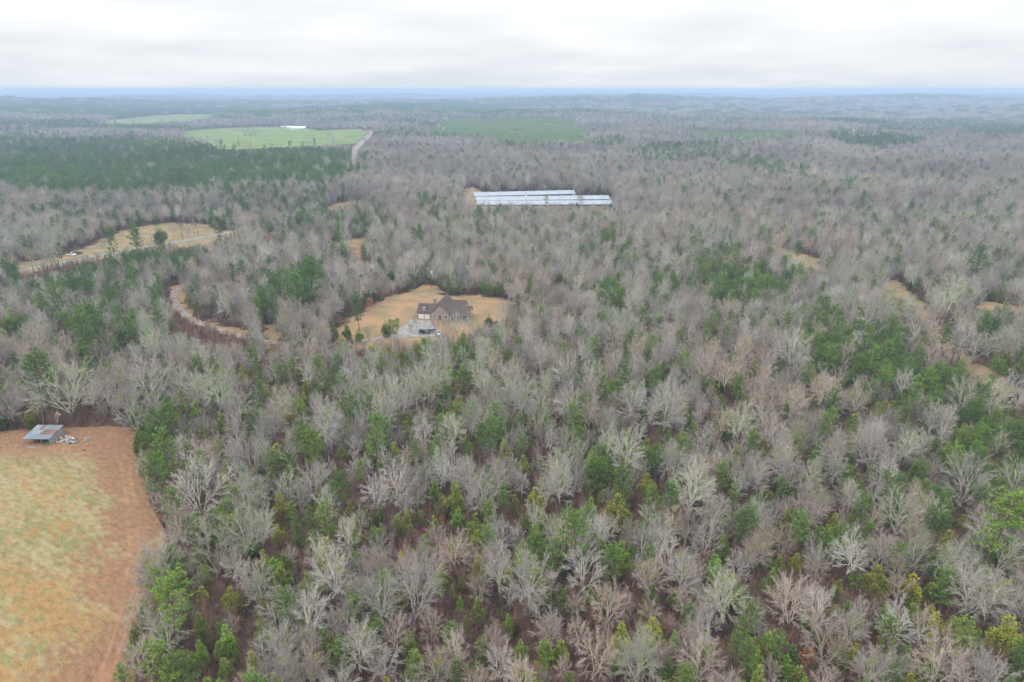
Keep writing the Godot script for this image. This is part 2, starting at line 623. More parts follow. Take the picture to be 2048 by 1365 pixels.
func bounds(poly: PackedVector2Array) -> Rect2:
	var r := Rect2(poly[0], Vector2.ZERO)
	for p in poly:
		r = r.expand(p)
	return r

# where evergreens gather: [x, y, half width, half height, kind, share]
var blobs := [
	[1715, 695, 120, 38, "p", 0.93], [1800, 735, 110, 32, "p", 0.93], [1930, 780, 95, 50, "p", 0.93], [2010, 870, 80, 70, "p", 0.93], [2020, 985, 60, 70, "p", 0.7], [1850, 690, 60, 25, "p", 0.6],
	[1490, 570, 110, 36, "p", 0.93], [1430, 545, 70, 30, "p", 0.7], [1300, 575, 110, 40, "p", 0.35], [1240, 490, 90, 22, "p", 0.5], [1200, 590, 60, 25, "p", 0.6], [1430, 500, 120, 16, "p", 0.3],
	[60, 550, 140, 24, "p", 0.9], [130, 590, 90, 30, "p", 0.7], [190, 660, 75, 35, "p", 0.8], [270, 515, 150, 24, "p", 0.93], [360, 500, 60, 22, "p", 0.9], [250, 570, 130, 35, "p", 0.5], [80, 620, 100, 40, "p", 0.4],
	[575, 575, 55, 32, "p", 0.8], [620, 550, 32, 26, "p", 0.95], [535, 610, 30, 30, "p", 0.7], [560, 540, 60, 20, "p", 0.4], [340, 560, 40, 30, "p", 0.5], [270, 670, 40, 25, "p", 0.6],
	[200, 338, 340, 56, "p", 0.97], [490, 334, 240, 44, "p", 0.95], [60, 310, 170, 30, "p", 0.92], [620, 345, 90, 30, "p", 0.93], [470, 385, 120, 18, "p", 0.55], [640, 325, 70, 22, "p", 0.9], [560, 400, 110, 30, "p", 0.45], [430, 440, 40, 18, "p", 0.6],
	[650, 440, 130, 40, "p", 0.45], [700, 420, 80, 26, "c", 0.4], [880, 415, 50, 14, "p", 0.5], [760, 340, 60, 14, "p", 0.25], [1010, 415, 60, 10, "p", 0.4], [230, 410, 150, 16, "p", 0.25], [120, 425, 60, 12, "p", 0.5],
	[1370, 310, 110, 22, "p", 0.6], [1490, 340, 90, 20, "p", 0.65], [1570, 352, 60, 12, "p", 0.55], [1700, 380, 50, 12, "p", 0.7], [1650, 375, 60, 14, "p", 0.5], [1760, 285, 90, 12, "p", 0.9], [1700, 275, 50, 8, "p", 0.8],
	[1900, 255, 160, 14, "p", 0.75], [2000, 265, 90, 14, "p", 0.93], [1750, 245, 90, 8, "p", 0.5], [1560, 228, 160, 5, "p", 0.4], [1250, 200, 280, 3, "p", 0.8], [850, 215, 170, 8, "p", 0.93], [300, 222, 300, 10, "p", 0.7], [80, 215, 140, 14, "p", 0.65], [80, 250, 130, 10, "p", 0.9], [60, 285, 90, 8, "p", 0.93],
	[330, 205, 330, 6, "p", 0.75], [700, 240, 120, 6, "p", 0.5], [1050, 225, 220, 5, "p", 0.5], [1400, 240, 160, 6, "p", 0.4],
	[1960, 950, 90, 100, "p", 0.85], [2000, 1110, 50, 50, "p", 0.5], [1640, 660, 50, 25, "p", 0.7],
	[1210, 290, 40, 12, "p", 0.7], [1960, 520, 40, 16, "p", 0.3], [1990, 650, 60, 20, "p", 0.6], [1900, 640, 30, 20, "c", 0.5], [1600, 505, 40, 12, "c", 0.4],
	[880, 1020, 130, 40, "c", 0.5], [780, 1055, 70, 25, "c", 0.55], [560, 1030, 60, 40, "c", 0.45], [420, 1280, 70, 60, "c", 0.6], [1220, 970, 90, 40, "p", 0.4], [1290, 980, 60, 30, "c", 0.4], [1170, 1070, 60, 40, "p", 0.5], [1060, 950, 50, 30, "c", 0.45], [1930, 1080, 90, 70, "p", 0.5],
	[340, 1330, 70, 50, "p", 0.7], [320, 880, 30, 60, "p", 0.9], [700, 1150, 120, 60, "c", 0.15], [1480, 1270, 50, 40, "p", 0.4], [480, 560, 50, 30, "c", 0.3], [930, 545, 90, 20, "c", 0.25], [1010, 560, 60, 20, "c", 0.4],
]

func kind_for(q: Vector2, x: float, z: float) -> String:
	var ppine := 0.12 + 0.16 * maxf(0.0, n_mix.get_noise_2d(x * 1.3, z * 1.3))
	var pced := 0.28 + 0.25 * maxf(0.0, n_mix.get_noise_2d(x * 2.0 + 500.0, z * 2.0))
	if q.y < 700.0:
		pced *= 0.55
		ppine *= 0.9
	if q.y < 420.0:
		pced *= 0.4
	if q.y < 300.0:
		ppine += 1.6 * maxf(0.0, n_mix.get_noise_2d(x * 0.14 + 90.0, z * 0.30) - 0.08)
	for b in blobs:
		var dx: float = (q.x - b[0]) / b[2]
		if absf(dx) > 1.25: continue
		var dy: float = (q.y - b[1]) / b[3]
		var e := dx * dx + dy * dy
		if e < 1.5:
			var w: float = b[5] * (0.85 if q.y > 450.0 and b[5] < 0.95 and q.x < 1580.0 else 1.0) * (1.0 - smoothstep(0.6, 1.5, e + 0.4 * n_mix.get_noise_2d(x * 3.0, z * 3.0)))
			if b[4] == "p":
				ppine = maxf(ppine, w)
			else:
				pced = maxf(pced, w)
	var u := rng.randf()
	if u < ppine: return "pine"
	if u < ppine + pced * (1.0 - ppine): return "cedar"
	return "bare"

func plant(kind: String, p: Vector3, v: int, s: float, tone: int, label := "") -> Dictionary:
	var t := {"kind": kind, "p": p, "v": v, "s": s, "turn": rng.randf() * TAU, "lum": rng.randf_range(0.8, 1.16), "tone": tone, "label": label, "d": p.distance_to(EYE)}
	trees[kind].append(t)
	return t

# hand-placed trees: kind, x and y of the crown's middle in the picture, half width of the crown there
func plant_px(kind: String, px: float, py: float, half: float, v: int, tone: int, label := "") -> void:
	var list: Array = {"bare": bare, "pine": pine, "cedar": cedar}[kind]
	var pr: Dictionary = list[v]
	var s := 1.0
	var p := Vector3.ZERO
	for k in 3:
		p = at(px, py, pr.h * s * pr.mid)
		s = half * (0.88 if kind == "bare" else 1.0) * p.distance_to(EYE) / FOCAL / pr.r
	s = clampf(s, 0.4, 2.2)
	while on_open_ground(Vector2(p.x, p.z)) and p.z > -230.0:
		p.z -= 1.0
		p.x += 0.4 if p.x < -60.0 and p.z > -180.0 else 0.0
		p.y = T(p.x, p.z)
	var cell := Vector2i(int(px / 64.0), int(py / 64.0))
	if not shows.has(cell):
		shows[cell] = []
	shows[cell].append(Vector4(px, py, half * (0.95 if kind != "bare" else 0.3), p.distance_to(EYE)))
	occupy(Vector2(p.x, p.z), pr.r * s * (1.0 if kind != "cedar" else 0.9))
	plant(kind, p, v, s, tone, label)

var bare_tone := [Color(1.0, 0.99, 0.97), Color(0.85, 0.82, 0.80), Color(0.98, 0.87, 0.80), Color(0.95, 1.0, 0.86), Color(0.72, 0.67, 0.66), Color(1.12, 1.12, 1.12)]
var bare_word := ["pale grey", "ash grey", "reddish tan", "lichen-green", "dark grey-brown", "silver white"]
var pine_tone := [Color(1, 1, 1), Color(0.78, 0.86, 0.85), Color(1.15, 1.1, 0.85)]
var pine_word := ["mid-green", "dark green", "bright yellow-green"]
var cedar_tone := [Color(1, 1, 1), Color(1.35, 1.15, 0.8), Color(0.72, 0.85, 0.85), Color(0.9, 1.18, 0.85)]
var cedar_word := ["olive green", "bronze olive", "dark green", "fresh green"]

func forest(called: String, label: String, category: String, wholes: Array, spots: Array, tones: Array, part_name: String) -> void:
	var root := base(called, Vector3.ZERO)
	tag(root, label, category, "", "stuff")
	for v in wholes.size():
		var mine := spots.filter(func(t): return t.v == v)
		if mine.is_empty():
			continue
		var mm := MultiMesh.new()
		mm.transform_format = MultiMesh.TRANSFORM_3D
		mm.use_colors = true
		mm.instance_count = mine.size()
		mm.mesh = wholes[v]
		for k in mine.size():
			var t: Dictionary = mine[k]
			var sc: float = t.s
			mm.set_instance_transform(k, Transform3D(Basis(Vector3.UP, t.turn).scaled(Vector3(sc, sc * t.get("sy", 1.0), sc)), t.p))
			var c: Color = tones[t.tone] * t.get("lum", 1.0)
			c.a = 1.0
			mm.set_instance_color(k, c)
		var mi := MultiMeshInstance3D.new()
		mi.name = part_name
		mi.multimesh = mm
		root.add_child(mi, true)
		mi.set_meta("kind", "stuff")


func _ready() -> void:
	# ---------------------------------------------------------------- camera, sky, sun, exposure
	var cam := Camera3D.new()
	cam.name = "camera"
	cam.fov = rad_to_deg(2.0 * atan(682.5 / FOCAL))
	cam.near = 0.5
	cam.far = 60000.0
	cam.position = EYE
	cam.rotation.x = -deg_to_rad(PITCH)
	add_child(cam)
	cam.current = true

	var cloud := FastNoiseLite.new()
	noise_setup(cloud, 41, 1.0, 5)
	var W := 1536
	var H := 768
	var img := Image.create_empty(W, H, false, Image.FORMAT_RGBF)
	for j in H:
		var el := PI * (0.5 - (j + 0.5) / H)
		var se := maxf(sin(el), 0.0)
		for i in W:
			var c := Color(0.62, 0.62, 0.62)
			if el > -0.02:
				var az := TAU * (i + 0.5) / W
				var k := cos(el) / (se + 0.10)
				var n := cloud.get_noise_2d(cos(az) * k * 0.42 + 7.0, sin(az) * k * 0.42)
				var n2 := cloud.get_noise_2d(cos(az) * k * 1.3 + 70.0, sin(az) * k * 0.9)
				var l := (0.785 + 1.8 * se) * (1.0 + 0.12 * n + 0.05 * n2)
				var blue := clampf(0.5 - n * 1.3 - n2 * 0.4, 0.0, 1.0)
				c = Color(l * (0.985 - 0.05 * blue), l * (0.995 - 0.02 * blue), l * (1.01 + 0.005 * blue))
			img.set_pixel(i, j, c)
	var pan := PanoramaSkyMaterial.new()
	pan.panorama = ImageTexture.create_from_image(img)
	var sky := Sky.new()
	sky.sky_material = pan
	var env := Environment.new()
	env.background_mode = Environment.BG_SKY
	env.sky = sky
	env.tonemap_mode = Environment.TONE_MAPPER_LINEAR
	env.tonemap_exposure = 1.09
	env.sdfgi_enabled = true
	env.ssao_enabled = true
	env.ssil_enabled = true
	env.fog_enabled = true
	env.fog_density = 0.0002
	env.fog_light_color = Color(0.77, 0.875, 1.0)
	var we := WorldEnvironment.new()
	we.name = "air"
	we.environment = env
	add_child(we)

	var sun := DirectionalLight3D.new()
	sun.name = "veiled_sun"
	sun.light_energy = 0.45
	sun.light_color = Color(1.0, 0.97, 0.93)
	sun.light_angular_distance = 22.0
	sun.shadow_enabled = true
	sun.rotation = Vector3(deg_to_rad(-58), deg_to_rad(-40), 0)
	add_child(sun)

	# ---------------------------------------------------------------- the land
	rng.seed = 20240
	noise_setup(n_near, 5, 1.0 / 260.0, 2)
	noise_setup(n_hill, 11, 1.0 / 1700.0, 3)
	noise_setup(n_far, 19, 1.0 / 3600.0, 3)
	noise_setup(n_mix, 23, 1.0 / 120.0, 3)
	noise_setup(n_fine, 29, 1.0 / 30.0, 3)
	noise_setup(n_tone, 37, 1.0 / 160.0, 3)
	for r in [[1230, 5000, 40, 1700, 420], [1700, 5400, 34, 1300, 420], [110, 4300, 42, 900, 420], [820, 4500, 26, 620, 330], [480, 6800, 34, 1500, 500], [2000, 9000, 36, 2200, 700], [1100, 9500, 26, 3000, 600]]:
		ridges.append([(r[0] - 1024.0) / FOCAL * r[1], -float(r[1]), r[2], r[3], r[4]])

	M.bark = mat(Color.WHITE, 0.95, 0.15, true)
	M.twig = mat(Color.WHITE, 0.9, 0.2, true)
	M.leaf = mat(Color.WHITE, 0.75, 0.3, true)
	M.leaf.backlight_enabled = true
	M.leaf.backlight = Color(0.35, 0.4, 0.25)
	M.tyre = mat(Color(0.025, 0.025, 0.027), 0.85)
	M.steel = mat(Color(0.55, 0.56, 0.58), 0.35, 0.5)
	M.glass_dark = mat(Color(0.03, 0.035, 0.04), 0.12, 0.5)
	M.red_lens = mat(Color(0.35, 0.02, 0.02), 0.3)
	M.trim = mat(Color(0.72, 0.72, 0.70), 0.6)
	M.black_paint = mat(Color(0.018, 0.019, 0.021), 0.3, 0.5)
	M.silver_paint = mat(Color(0.42, 0.45, 0.48), 0.3, 0.5)
	M.grey_paint = mat(Color(0.14, 0.16, 0.18), 0.3, 0.5)
	M.white_paint = mat(Color(0.72, 0.73, 0.73), 0.35, 0.5)
	M.board_pale = mat(Color(0.40, 0.38, 0.35), 0.95, 0.1)
	M.wood_pole = mat(Color(0.17, 0.135, 0.105), 0.95, 0.1)

	M.litter = ground_mat(Color(0.065, 0.038, 0.030), Color(0.125, 0.073, 0.055), Color(0.20, 0.122, 0.088), 3, 46.0, 5.5)
	var xs := []
	var zs := []
	var q := 0.0
	var st := 12.0
	while q < 27000.0:
		xs.append(q)
		if q > 0.0: xs.push_front(-q)
		if q > 700.0: st *= 1.07
		q += st
	q = 300.0
	st = 12.0
	while q > -33000.0:
		zs.append(q)
		if q < -1300.0: st *= 1.06
		q -= st
	var gb := MB.new()
	for z in zs:
		for x in xs:
			gb.v.append(Vector3(x, T(x, z), z))
			var e := 6.0
			gb.n.append(Vector3(T(x - e, z) - T(x + e, z), 2.0 * e, T(x, z - e) - T(x, z + e)).normalized())
			gb.c.append(Color.WHITE)
			gb.u.append(Vector2(x, z))
	for j in zs.size() - 1:
		for i in xs.size() - 1:
			var a := j * xs.size() + i
			var b := a + xs.size()
			for k in [a, b, a + 1, a + 1, b, b + 1]:
				gb.i.append(k)
	tag(build(gb, "terrain", M.litter), "leaf-strewn woodland ground rolling away to the hazy ridges", "ground", "", "structure")

	# open places, as polygons of the picture (laid on the ground by at())
	var P := {
		"hay": [[-420, 874], [0, 863], [120, 857], [215, 853], [262, 856], [278, 885], [286, 950], [300, 1010], [328, 1060], [345, 1110], [325, 1165], [296, 1215], [285, 1270], [275, 1330], [262, 1420], [200, 1700], [-700, 1700]],
		"yard": [[664, 664], [690, 640], [730, 620], [770, 598], [815, 582], [845, 570], [872, 572], [890, 592], [935, 592], [960, 588], [1000, 598], [1034, 608], [1022, 632], [990, 655], [962, 672], [930, 684], [890, 694], [850, 698], [780, 702], [720, 702], [680, 692]],
		"verge": [[-60, 560], [0, 545], [40, 526], [90, 518], [150, 502], [200, 481], [260, 457], [300, 450], [340, 446], [400, 448], [442, 462], [480, 457], [484, 470], [440, 484], [420, 505], [395, 500], [330, 496], [230, 512], [160, 526], [95, 540], [40, 556]],
		"clear_a": [[622, 489], [660, 486], [730, 475], [736, 484], [724, 522], [706, 512], [692, 496], [640, 498]],
		"red_bank": [[700, 490], [726, 484], [725, 520], [710, 513]],
		"clear_b": [[638, 426], [660, 412], [690, 404], [735, 400], [752, 408], [700, 418], [662, 429]],
		"farm": [[902, 410], [922, 401], [930, 378], [946, 375], [966, 386], [1154, 385], [1156, 394], [1222, 394], [1240, 405], [1240, 414], [960, 420], [935, 424], [912, 416]],
		"straw_a": [[1516, 485], [1562, 497], [1600, 507], [1647, 520], [1642, 541], [1610, 547], [1575, 527], [1535, 507]],
		"straw_b": [[1750, 566], [1795, 561], [1822, 589], [1858, 611], [1862, 633], [1832, 648], [1808, 627], [1768, 602]],
		"straw_c": [[1948, 606], [1990, 605], [2070, 621], [2070, 636], [1990, 632], [1952, 623]],
		"straw_d": [[1256, 385], [1290, 387], [1320, 397], [1354, 411], [1320, 409], [1268, 395]],
		"green_a": [[356, 270], [385, 261], [440, 257], [520, 254], [590, 255], [640, 262], [720, 258], [738, 266], [712, 288], [660, 292], [600, 293], [540, 295], [480, 299], [440, 299], [415, 285], [400, 280], [375, 277]],
		"green_b": [[172, 245], [240, 239], [300, 233], [350, 230], [430, 229], [437, 233], [380, 242], [300, 247], [230, 247]],
		"straw_e": [[1698, 271], [1762, 268], [1764, 277], [1705, 279]],
		"straw_f": [[1836, 640], [1866, 642], [1908, 686], [1960, 730], [2080, 795], [2080, 835], [1990, 795], [1920, 748], [1872, 702]],
		"drive": [[340, 574], [374, 566], [366, 600], [386, 628], [425, 646], [470, 655], [500, 668], [500, 682], [430, 664], [385, 652], [354, 628], [340, 602]],
		"drive_end": [[526, 652], [556, 650], [566, 698], [526, 698]],
		"bank": [[515, 466], [566, 462], [568, 472], [520, 476]],
		"far_road": [[734, 258], [748, 258], [744, 276], [730, 290], [718, 300], [712, 332], [702, 332], [700, 310], [712, 292]],
		"young_a": [[822, 259], [900, 243], [1000, 239], [1120, 240], [1182, 266], [1162, 296], [1080, 301], [1000, 301], [968, 281], [900, 276]],
		"young_b": [[1326, 268], [1480, 265], [1600, 267], [1584, 291], [1520, 291], [1400, 281]],
	}
	var G := {}
	for k in P:
		G[k] = ground_poly(P[k])
		if k.begins_with("young"):
			G[k] = roughen(G[k], 45.0, 150.0)
		if not k in ["hay"]:
			var shown: Array = P[k]
			if k == "farm": shown = [[902, 410], [922, 401], [930, 378], [946, 375], [966, 386], [1154, 385], [1156, 394], [1222, 394], [1236, 404], [1240, 413], [960, 414], [935, 420], [912, 414]]
			if k == "yard": shown = [[668, 664], [690, 640], [730, 620], [770, 598], [815, 582], [845, 570], [872, 572], [890, 592], [935, 592], [960, 588], [1000, 598], [1034, 608], [1020, 626], [985, 634], [950, 632], [915, 636], [880, 642], [862, 664], [840, 672], [780, 676], [720, 680], [690, 676]]
			if k == "drive": shown = [[332, 574], [376, 564], [374, 600], [390, 625], [425, 643], [470, 655], [505, 666], [505, 692], [430, 684], [385, 674], [338, 644], [326, 606]]
			if k == "verge": shown = [[-60, 552], [0, 542], [40, 526], [90, 518], [150, 502], [200, 481], [260, 457], [300, 450], [340, 446], [400, 448], [442, 462], [480, 457], [484, 464], [440, 472], [395, 483], [330, 488], [230, 504], [160, 518], [95, 530], [40, 542]]
			var pp := pixel_poly(shown)
			open_px.append([pp, bounds(pp), k])
		open_ground.append([G[k], bounds(G[k]), k])

	for g in [[[30, 545], [100, 514], [205, 500], [208, 520], [100, 540], [40, 556]], [[310, 502], [390, 468], [480, 455], [484, 472], [395, 488], [318, 506]]]:
		var pp := pixel_poly(g)
		open_px.append([pp, bounds(pp), "road"])

	for p in [[225, 872], [250, 930], [262, 1010], [268, 1075], [266, 1130], [258, 1190], [245, 1250], [225, 1310], [205, 1365], [180, 1480]]:
		var w := at(p[0], p[1])
		field_track.append(Vector2(w.x, w.z))
	for p in [[267, 1074, 0.7, 2.2], [211, 1352, 0.8, 2.2]]:
		var w := at(p[0], p[1])
		clay.append([w.x, w.z, p[2], p[3]])

	# hayfield: its colours are computed for every 20 cm
	var hb := bounds(G.hay)
	var N := 760
	var him := Image.create_empty(N, N, false, Image.FORMAT_RGB8)
	for j in N:
		for i in N:
			var c := field_color(hb.position.x + hb.size.x * (i + 0.5) / N, hb.position.y + hb.size.y * (j + 0.5) / N)
			him.set_pixel(i, j, c.linear_to_srgb())
	M.hay = mat(Color.WHITE, 0.95, 0.1)
	M.hay.albedo_texture = ImageTexture.create_from_image(him)
	tag(drape("hayfield", G.hay, M.hay, 6.0, 0.06), "tan and orange hayfield with a worn track along the wood", "field", "", "structure")
	M.yard = ground_mat(Color(0.245, 0.195, 0.105), Color(0.31, 0.215, 0.125), Color(0.38, 0.24, 0.13), 61, 95.0, 9.0)
	M.verge = ground_mat(Color(0.205, 0.19, 0.10), Color(0.27, 0.215, 0.125), Color(0.33, 0.23, 0.13), 67, 80.0, 9.0)
	M.green = ground_mat(Color(0.125, 0.21, 0.045), Color(0.17, 0.27, 0.06), Color(0.25, 0.25, 0.10), 71, 420.0, 40.0)
	M.clay = ground_mat(Color(0.20, 0.115, 0.075), Color(0.29, 0.165, 0.11), Color(0.36, 0.25, 0.17), 73, 40.0, 6.0)
	M.gravel = ground_mat(Color(0.22, 0.18, 0.15), Color(0.31, 0.26, 0.225), Color(0.40, 0.35, 0.31), 79, 14.0, 2.0)
	M.asphalt = ground_mat(Color(0.20, 0.20, 0.21), Color(0.26, 0.26, 0.27), Color(0.31, 0.31, 0.31), 83, 40.0, 6.0)
	M.concrete = ground_mat(Color(0.23, 0.22, 0.205), Color(0.29, 0.28, 0.265), Color(0.35, 0.34, 0.325), 89, 18.0, 3.0)
	tag(drape("house_clearing", roughen(G.yard, 3.0, 8.0), M.yard, 8.0, 0.07), "straw and orange lawn round the brown-roofed house", "clearing", "", "structure")
	tag(drape("road_verge", roughen(G.verge, 4.0, 9.0), M.verge, 10.0, 0.07), "dry grass strip along the paved road", "verge", "", "structure")
	for k in [["clear_a", "grassy gap in the woods above the house", "verge"], ["red_bank", "red clay bank at the right end of the grassy gap", "clay"], ["clear_b", "sandy clearing among cedars left of the poultry houses", "yard"], ["farm", "pale yard at the left end of the poultry houses", "yard"], ["straw_a", "straw-coloured opening in the right woods", "verge"], ["straw_b", "orange straw strip below the right creek woods", "verge"], ["straw_c", "orange clearing at the right edge", "yard"], ["straw_d", "thin straw strip right of the poultry houses", "verge"], ["straw_f", "pale grassy strip running down to the right edge", "verge"], ["straw_e", "pale lawn below the far orange house", "verge"], ["drive", "bare clay shoulder beside the curving gravel drive", "yard"], ["drive_end", "orange bank beside the gravel drive", "yard"], ["bank", "tan bank beside the paved road's end", "clay"]]:
		tag(drape("clearing", roughen(G[k[0]], 3.0, 7.0), M[k[2]], 10.0, 0.08), k[1], "clearing", "", "structure")
	tag(drape("green_field", roughen(G.green_a, 20.0, 30.0), M.green, 30.0, 0.35), "bright green winter crop field on the far left slope", "field", "", "structure")
	tag(drape("green_field", roughen(G.green_b, 25.0, 45.0), M.green, 50.0, 0.6), "paler green field beyond the first on the far left", "field", "", "structure")
	for k in ["young_a", "young_b"]:
		tag(drape("plantation_floor", roughen(G[k], 20.0, 40.0), ground_mat(Color(0.15, 0.16, 0.08), Color(0.22, 0.20, 0.12), Color(0.28, 0.23, 0.15), 97, 90.0, 20.0), 40.0, 0.3), "grassy floor of the young pine plantation", "ground", "", "structure")
	var road := strip_poly([[-80, 556], [40, 541], [95, 531], [150, 521], [228, 506], [320, 490], [390, 478], [475, 463], [530, 452]], 6.6)
	tag(drape("road", road, M.asphalt, 6.0, 0.14), "grey paved road crossing the left clearing", "road", "", "structure")
	for s in [-0.14, 0.14]:
		pass
	var line := strip_poly([[-80, 556], [40, 541], [95, 531], [150, 521], [228, 506], [320, 490], [390, 478], [475, 463], [530, 452]], 0.22)
	M.line = mat(Color(0.55, 0.45, 0.14), 0.8)
	tag(drape("road_marking", line, M.line, 6.0, 0.17), "yellow centre line on the paved road", "road marking", "", "structure")
	tag(drape("gravel_drive", strip_poly([[378, 566], [352, 580], [346, 596], [356, 616], [378, 636], [410, 651], [450, 664], [500, 678], [560, 687], [640, 689], [720, 684], [775, 674]], 3.6), M.gravel, 4.0, 0.12), "pale gravel drive curving through the woods to the house", "driveway", "", "structure")
	tag(drape("concrete_apron", ground_poly([[772, 678], [788, 664], [812, 650], [820, 641], [846, 640], [862, 645], [874, 664], [876, 674], [840, 675], [800, 678]]), M.concrete, 4.0, 0.16), "pale concrete apron before the garage", "driveway", "", "structure")
	tag(drape("farm_track", strip_poly([[946, 375], [944, 388], [934, 398], [928, 408], [936, 418], [950, 424]], 5.0), M.gravel, 6.0, 0.14), "pale track looping at the poultry houses", "track", "", "structure")
	tag(drape("dirt_road", strip_poly([[700, 260], [742, 263], [737, 272], [725, 283], [712, 296], [705, 309], [707, 330]], 13.0), M.gravel, 15.0, 0.45), "pale dirt road beside the bright green field", "road", "", "structure")
	tag(drape("dirt_road", strip_poly([[748, 226], [752, 234], [750, 240]], 22.0), M.clay, 15.0, 0.7), "orange cut of a dirt road on the far hill", "road", "", "structure")

	# ---------------------------------------------------------------- buildings
	make_house()
	make_shed()
	make_poultry()
	make_far_buildings()

	# ---------------------------------------------------------------- woods
	make_woods(P, G)

	# ---------------------------------------------------------------- small things
	make_small_things()

var field_track := PackedVector2Array()
var clay := []

func seg_dist(p: Vector2, line: PackedVector2Array) -> float:
	var best := 1e9
	for k in line.size() - 1:
		best = minf(best, p.distance_to(Geometry2D.get_closest_point_to_segment(p, line[k], line[k + 1])))
	return best

# the colour of the hayfield's grass and bare soil at a place (linear)
func field_color(x: float, z: float) -> Color:
	var straw := Color(0.25, 0.207, 0.112)
	var green := Color(0.165, 0.158, 0.066)
	var orange := Color(0.255, 0.158, 0.068)
	var red := Color(0.215, 0.120, 0.072)
	# mowing streaks run slantwise across the field
	var u := x * 0.80 + z * 0.6
	var w := z * 0.80 - x * 0.6
	var c := straw.lerp(green, clampf(0.28 + 0.9 * n_mix.get_noise_2d(u * 3.0, w * 12.0) + 0.9 * n_fine.get_noise_2d(u * 4.0, w * 13.0), 0.0, 0.95))
	var o := smoothstep(-146.0, -106.0, z) * 0.62 + 0.95 * n_mix.get_noise_2d(u * 3.5 + 300.0, w * 13.0) + 1.1 * n_fine.get_noise_2d(u * 5.0 + 40.0, w * 14.0) - 0.05
	c = c.lerp(orange, clampf(o, 0.0, 0.95))
	var raw := seg_dist(Vector2(x, z), field_track)
	var d := raw + 12.0 * n_mix.get_noise_2d(x * 5.0, z * 5.0) + 11.0 * n_fine.get_noise_2d(u * 6.0, w * 12.0)
	c = c.lerp(red, 0.9 * (1.0 - smoothstep(2.0, 12.5, d)))
	c = c.lerp(red, 0.85 * smoothstep(-164.0, -182.0, z + 14.0 * n_mix.get_noise_2d(x * 4.0, z * 4.0)))
	var rut := absf(raw - 0.95) + 0.25 * n_fine.get_noise_2d(x * 5.0, z * 5.0)
	c = c.lerp(Color(0.29, 0.165, 0.10), 0.6 * (1.0 - smoothstep(0.2, 0.5, rut)) * clampf(0.6 + n_mix.get_noise_2d(x * 4.0, z * 4.0) * 2.0, 0.0, 1.0))
	for q in clay:
		var e: float = Vector2((x - q[0]) / q[2], (z - q[1]) / q[3]).length() + 0.5 * n_fine.get_noise_2d(x * 8.0, z * 8.0)
		c = c.lerp(Color(0.28, 0.145, 0.08), 0.8 * (1.0 - smoothstep(0.5, 1.2, e)))
	return c * (1.0 + 0.26 * n_fine.get_noise_2d(u * 9.0, w * 22.0))

func extrude(profile: Array, w: float, col := Color.WHITE) -> MB:
	# a side view (z, y), anticlockwise, pulled w metres across x
	var b := MB.new()
	var poly := PackedVector2Array()
	for q in profile:
		poly.append(Vector2(q[0], q[1]))
	var n := poly.size()
	for k in n:
		var a := poly[k]
		var e := poly[(k + 1) % n]
		b.quad(Vector3(-w / 2, a.y, a.x), Vector3(-w / 2, e.y, e.x), Vector3(w / 2, e.y, e.x), Vector3(w / 2, a.y, a.x), col)
	var idx := Geometry2D.triangulate_polygon(poly)
	for s in [-1.0, 1.0]:
		for q in range(0, idx.size(), 3):
			b.tri(Vector3(s * w / 2, poly[idx[q]].y, poly[idx[q]].x), Vector3(s * w / 2, poly[idx[q + 1]].y, poly[idx[q + 1]].x), Vector3(s * w / 2, poly[idx[q + 2]].y, poly[idx[q + 2]].x), col)
	return b

func wheels(root: Node3D, half: float, zs: Array, r: float) -> void:
	for z in zs:
		for s in [-1.0, 1.0]:
			var t := MB.new()
			t.drum(Vector3(s * (half - 0.22), r, z), Vector3(s * half, r, z), r, Color.WHITE, 14)
			var w := build(t, "wheel", M.tyre, root)
			var rim := MB.new()
			rim.drum(Vector3(s * half, r, z), Vector3(s * (half + 0.015), r, z), r * 0.6, Color.WHITE, 10)
			build(rim, "rim", M.steel, w)

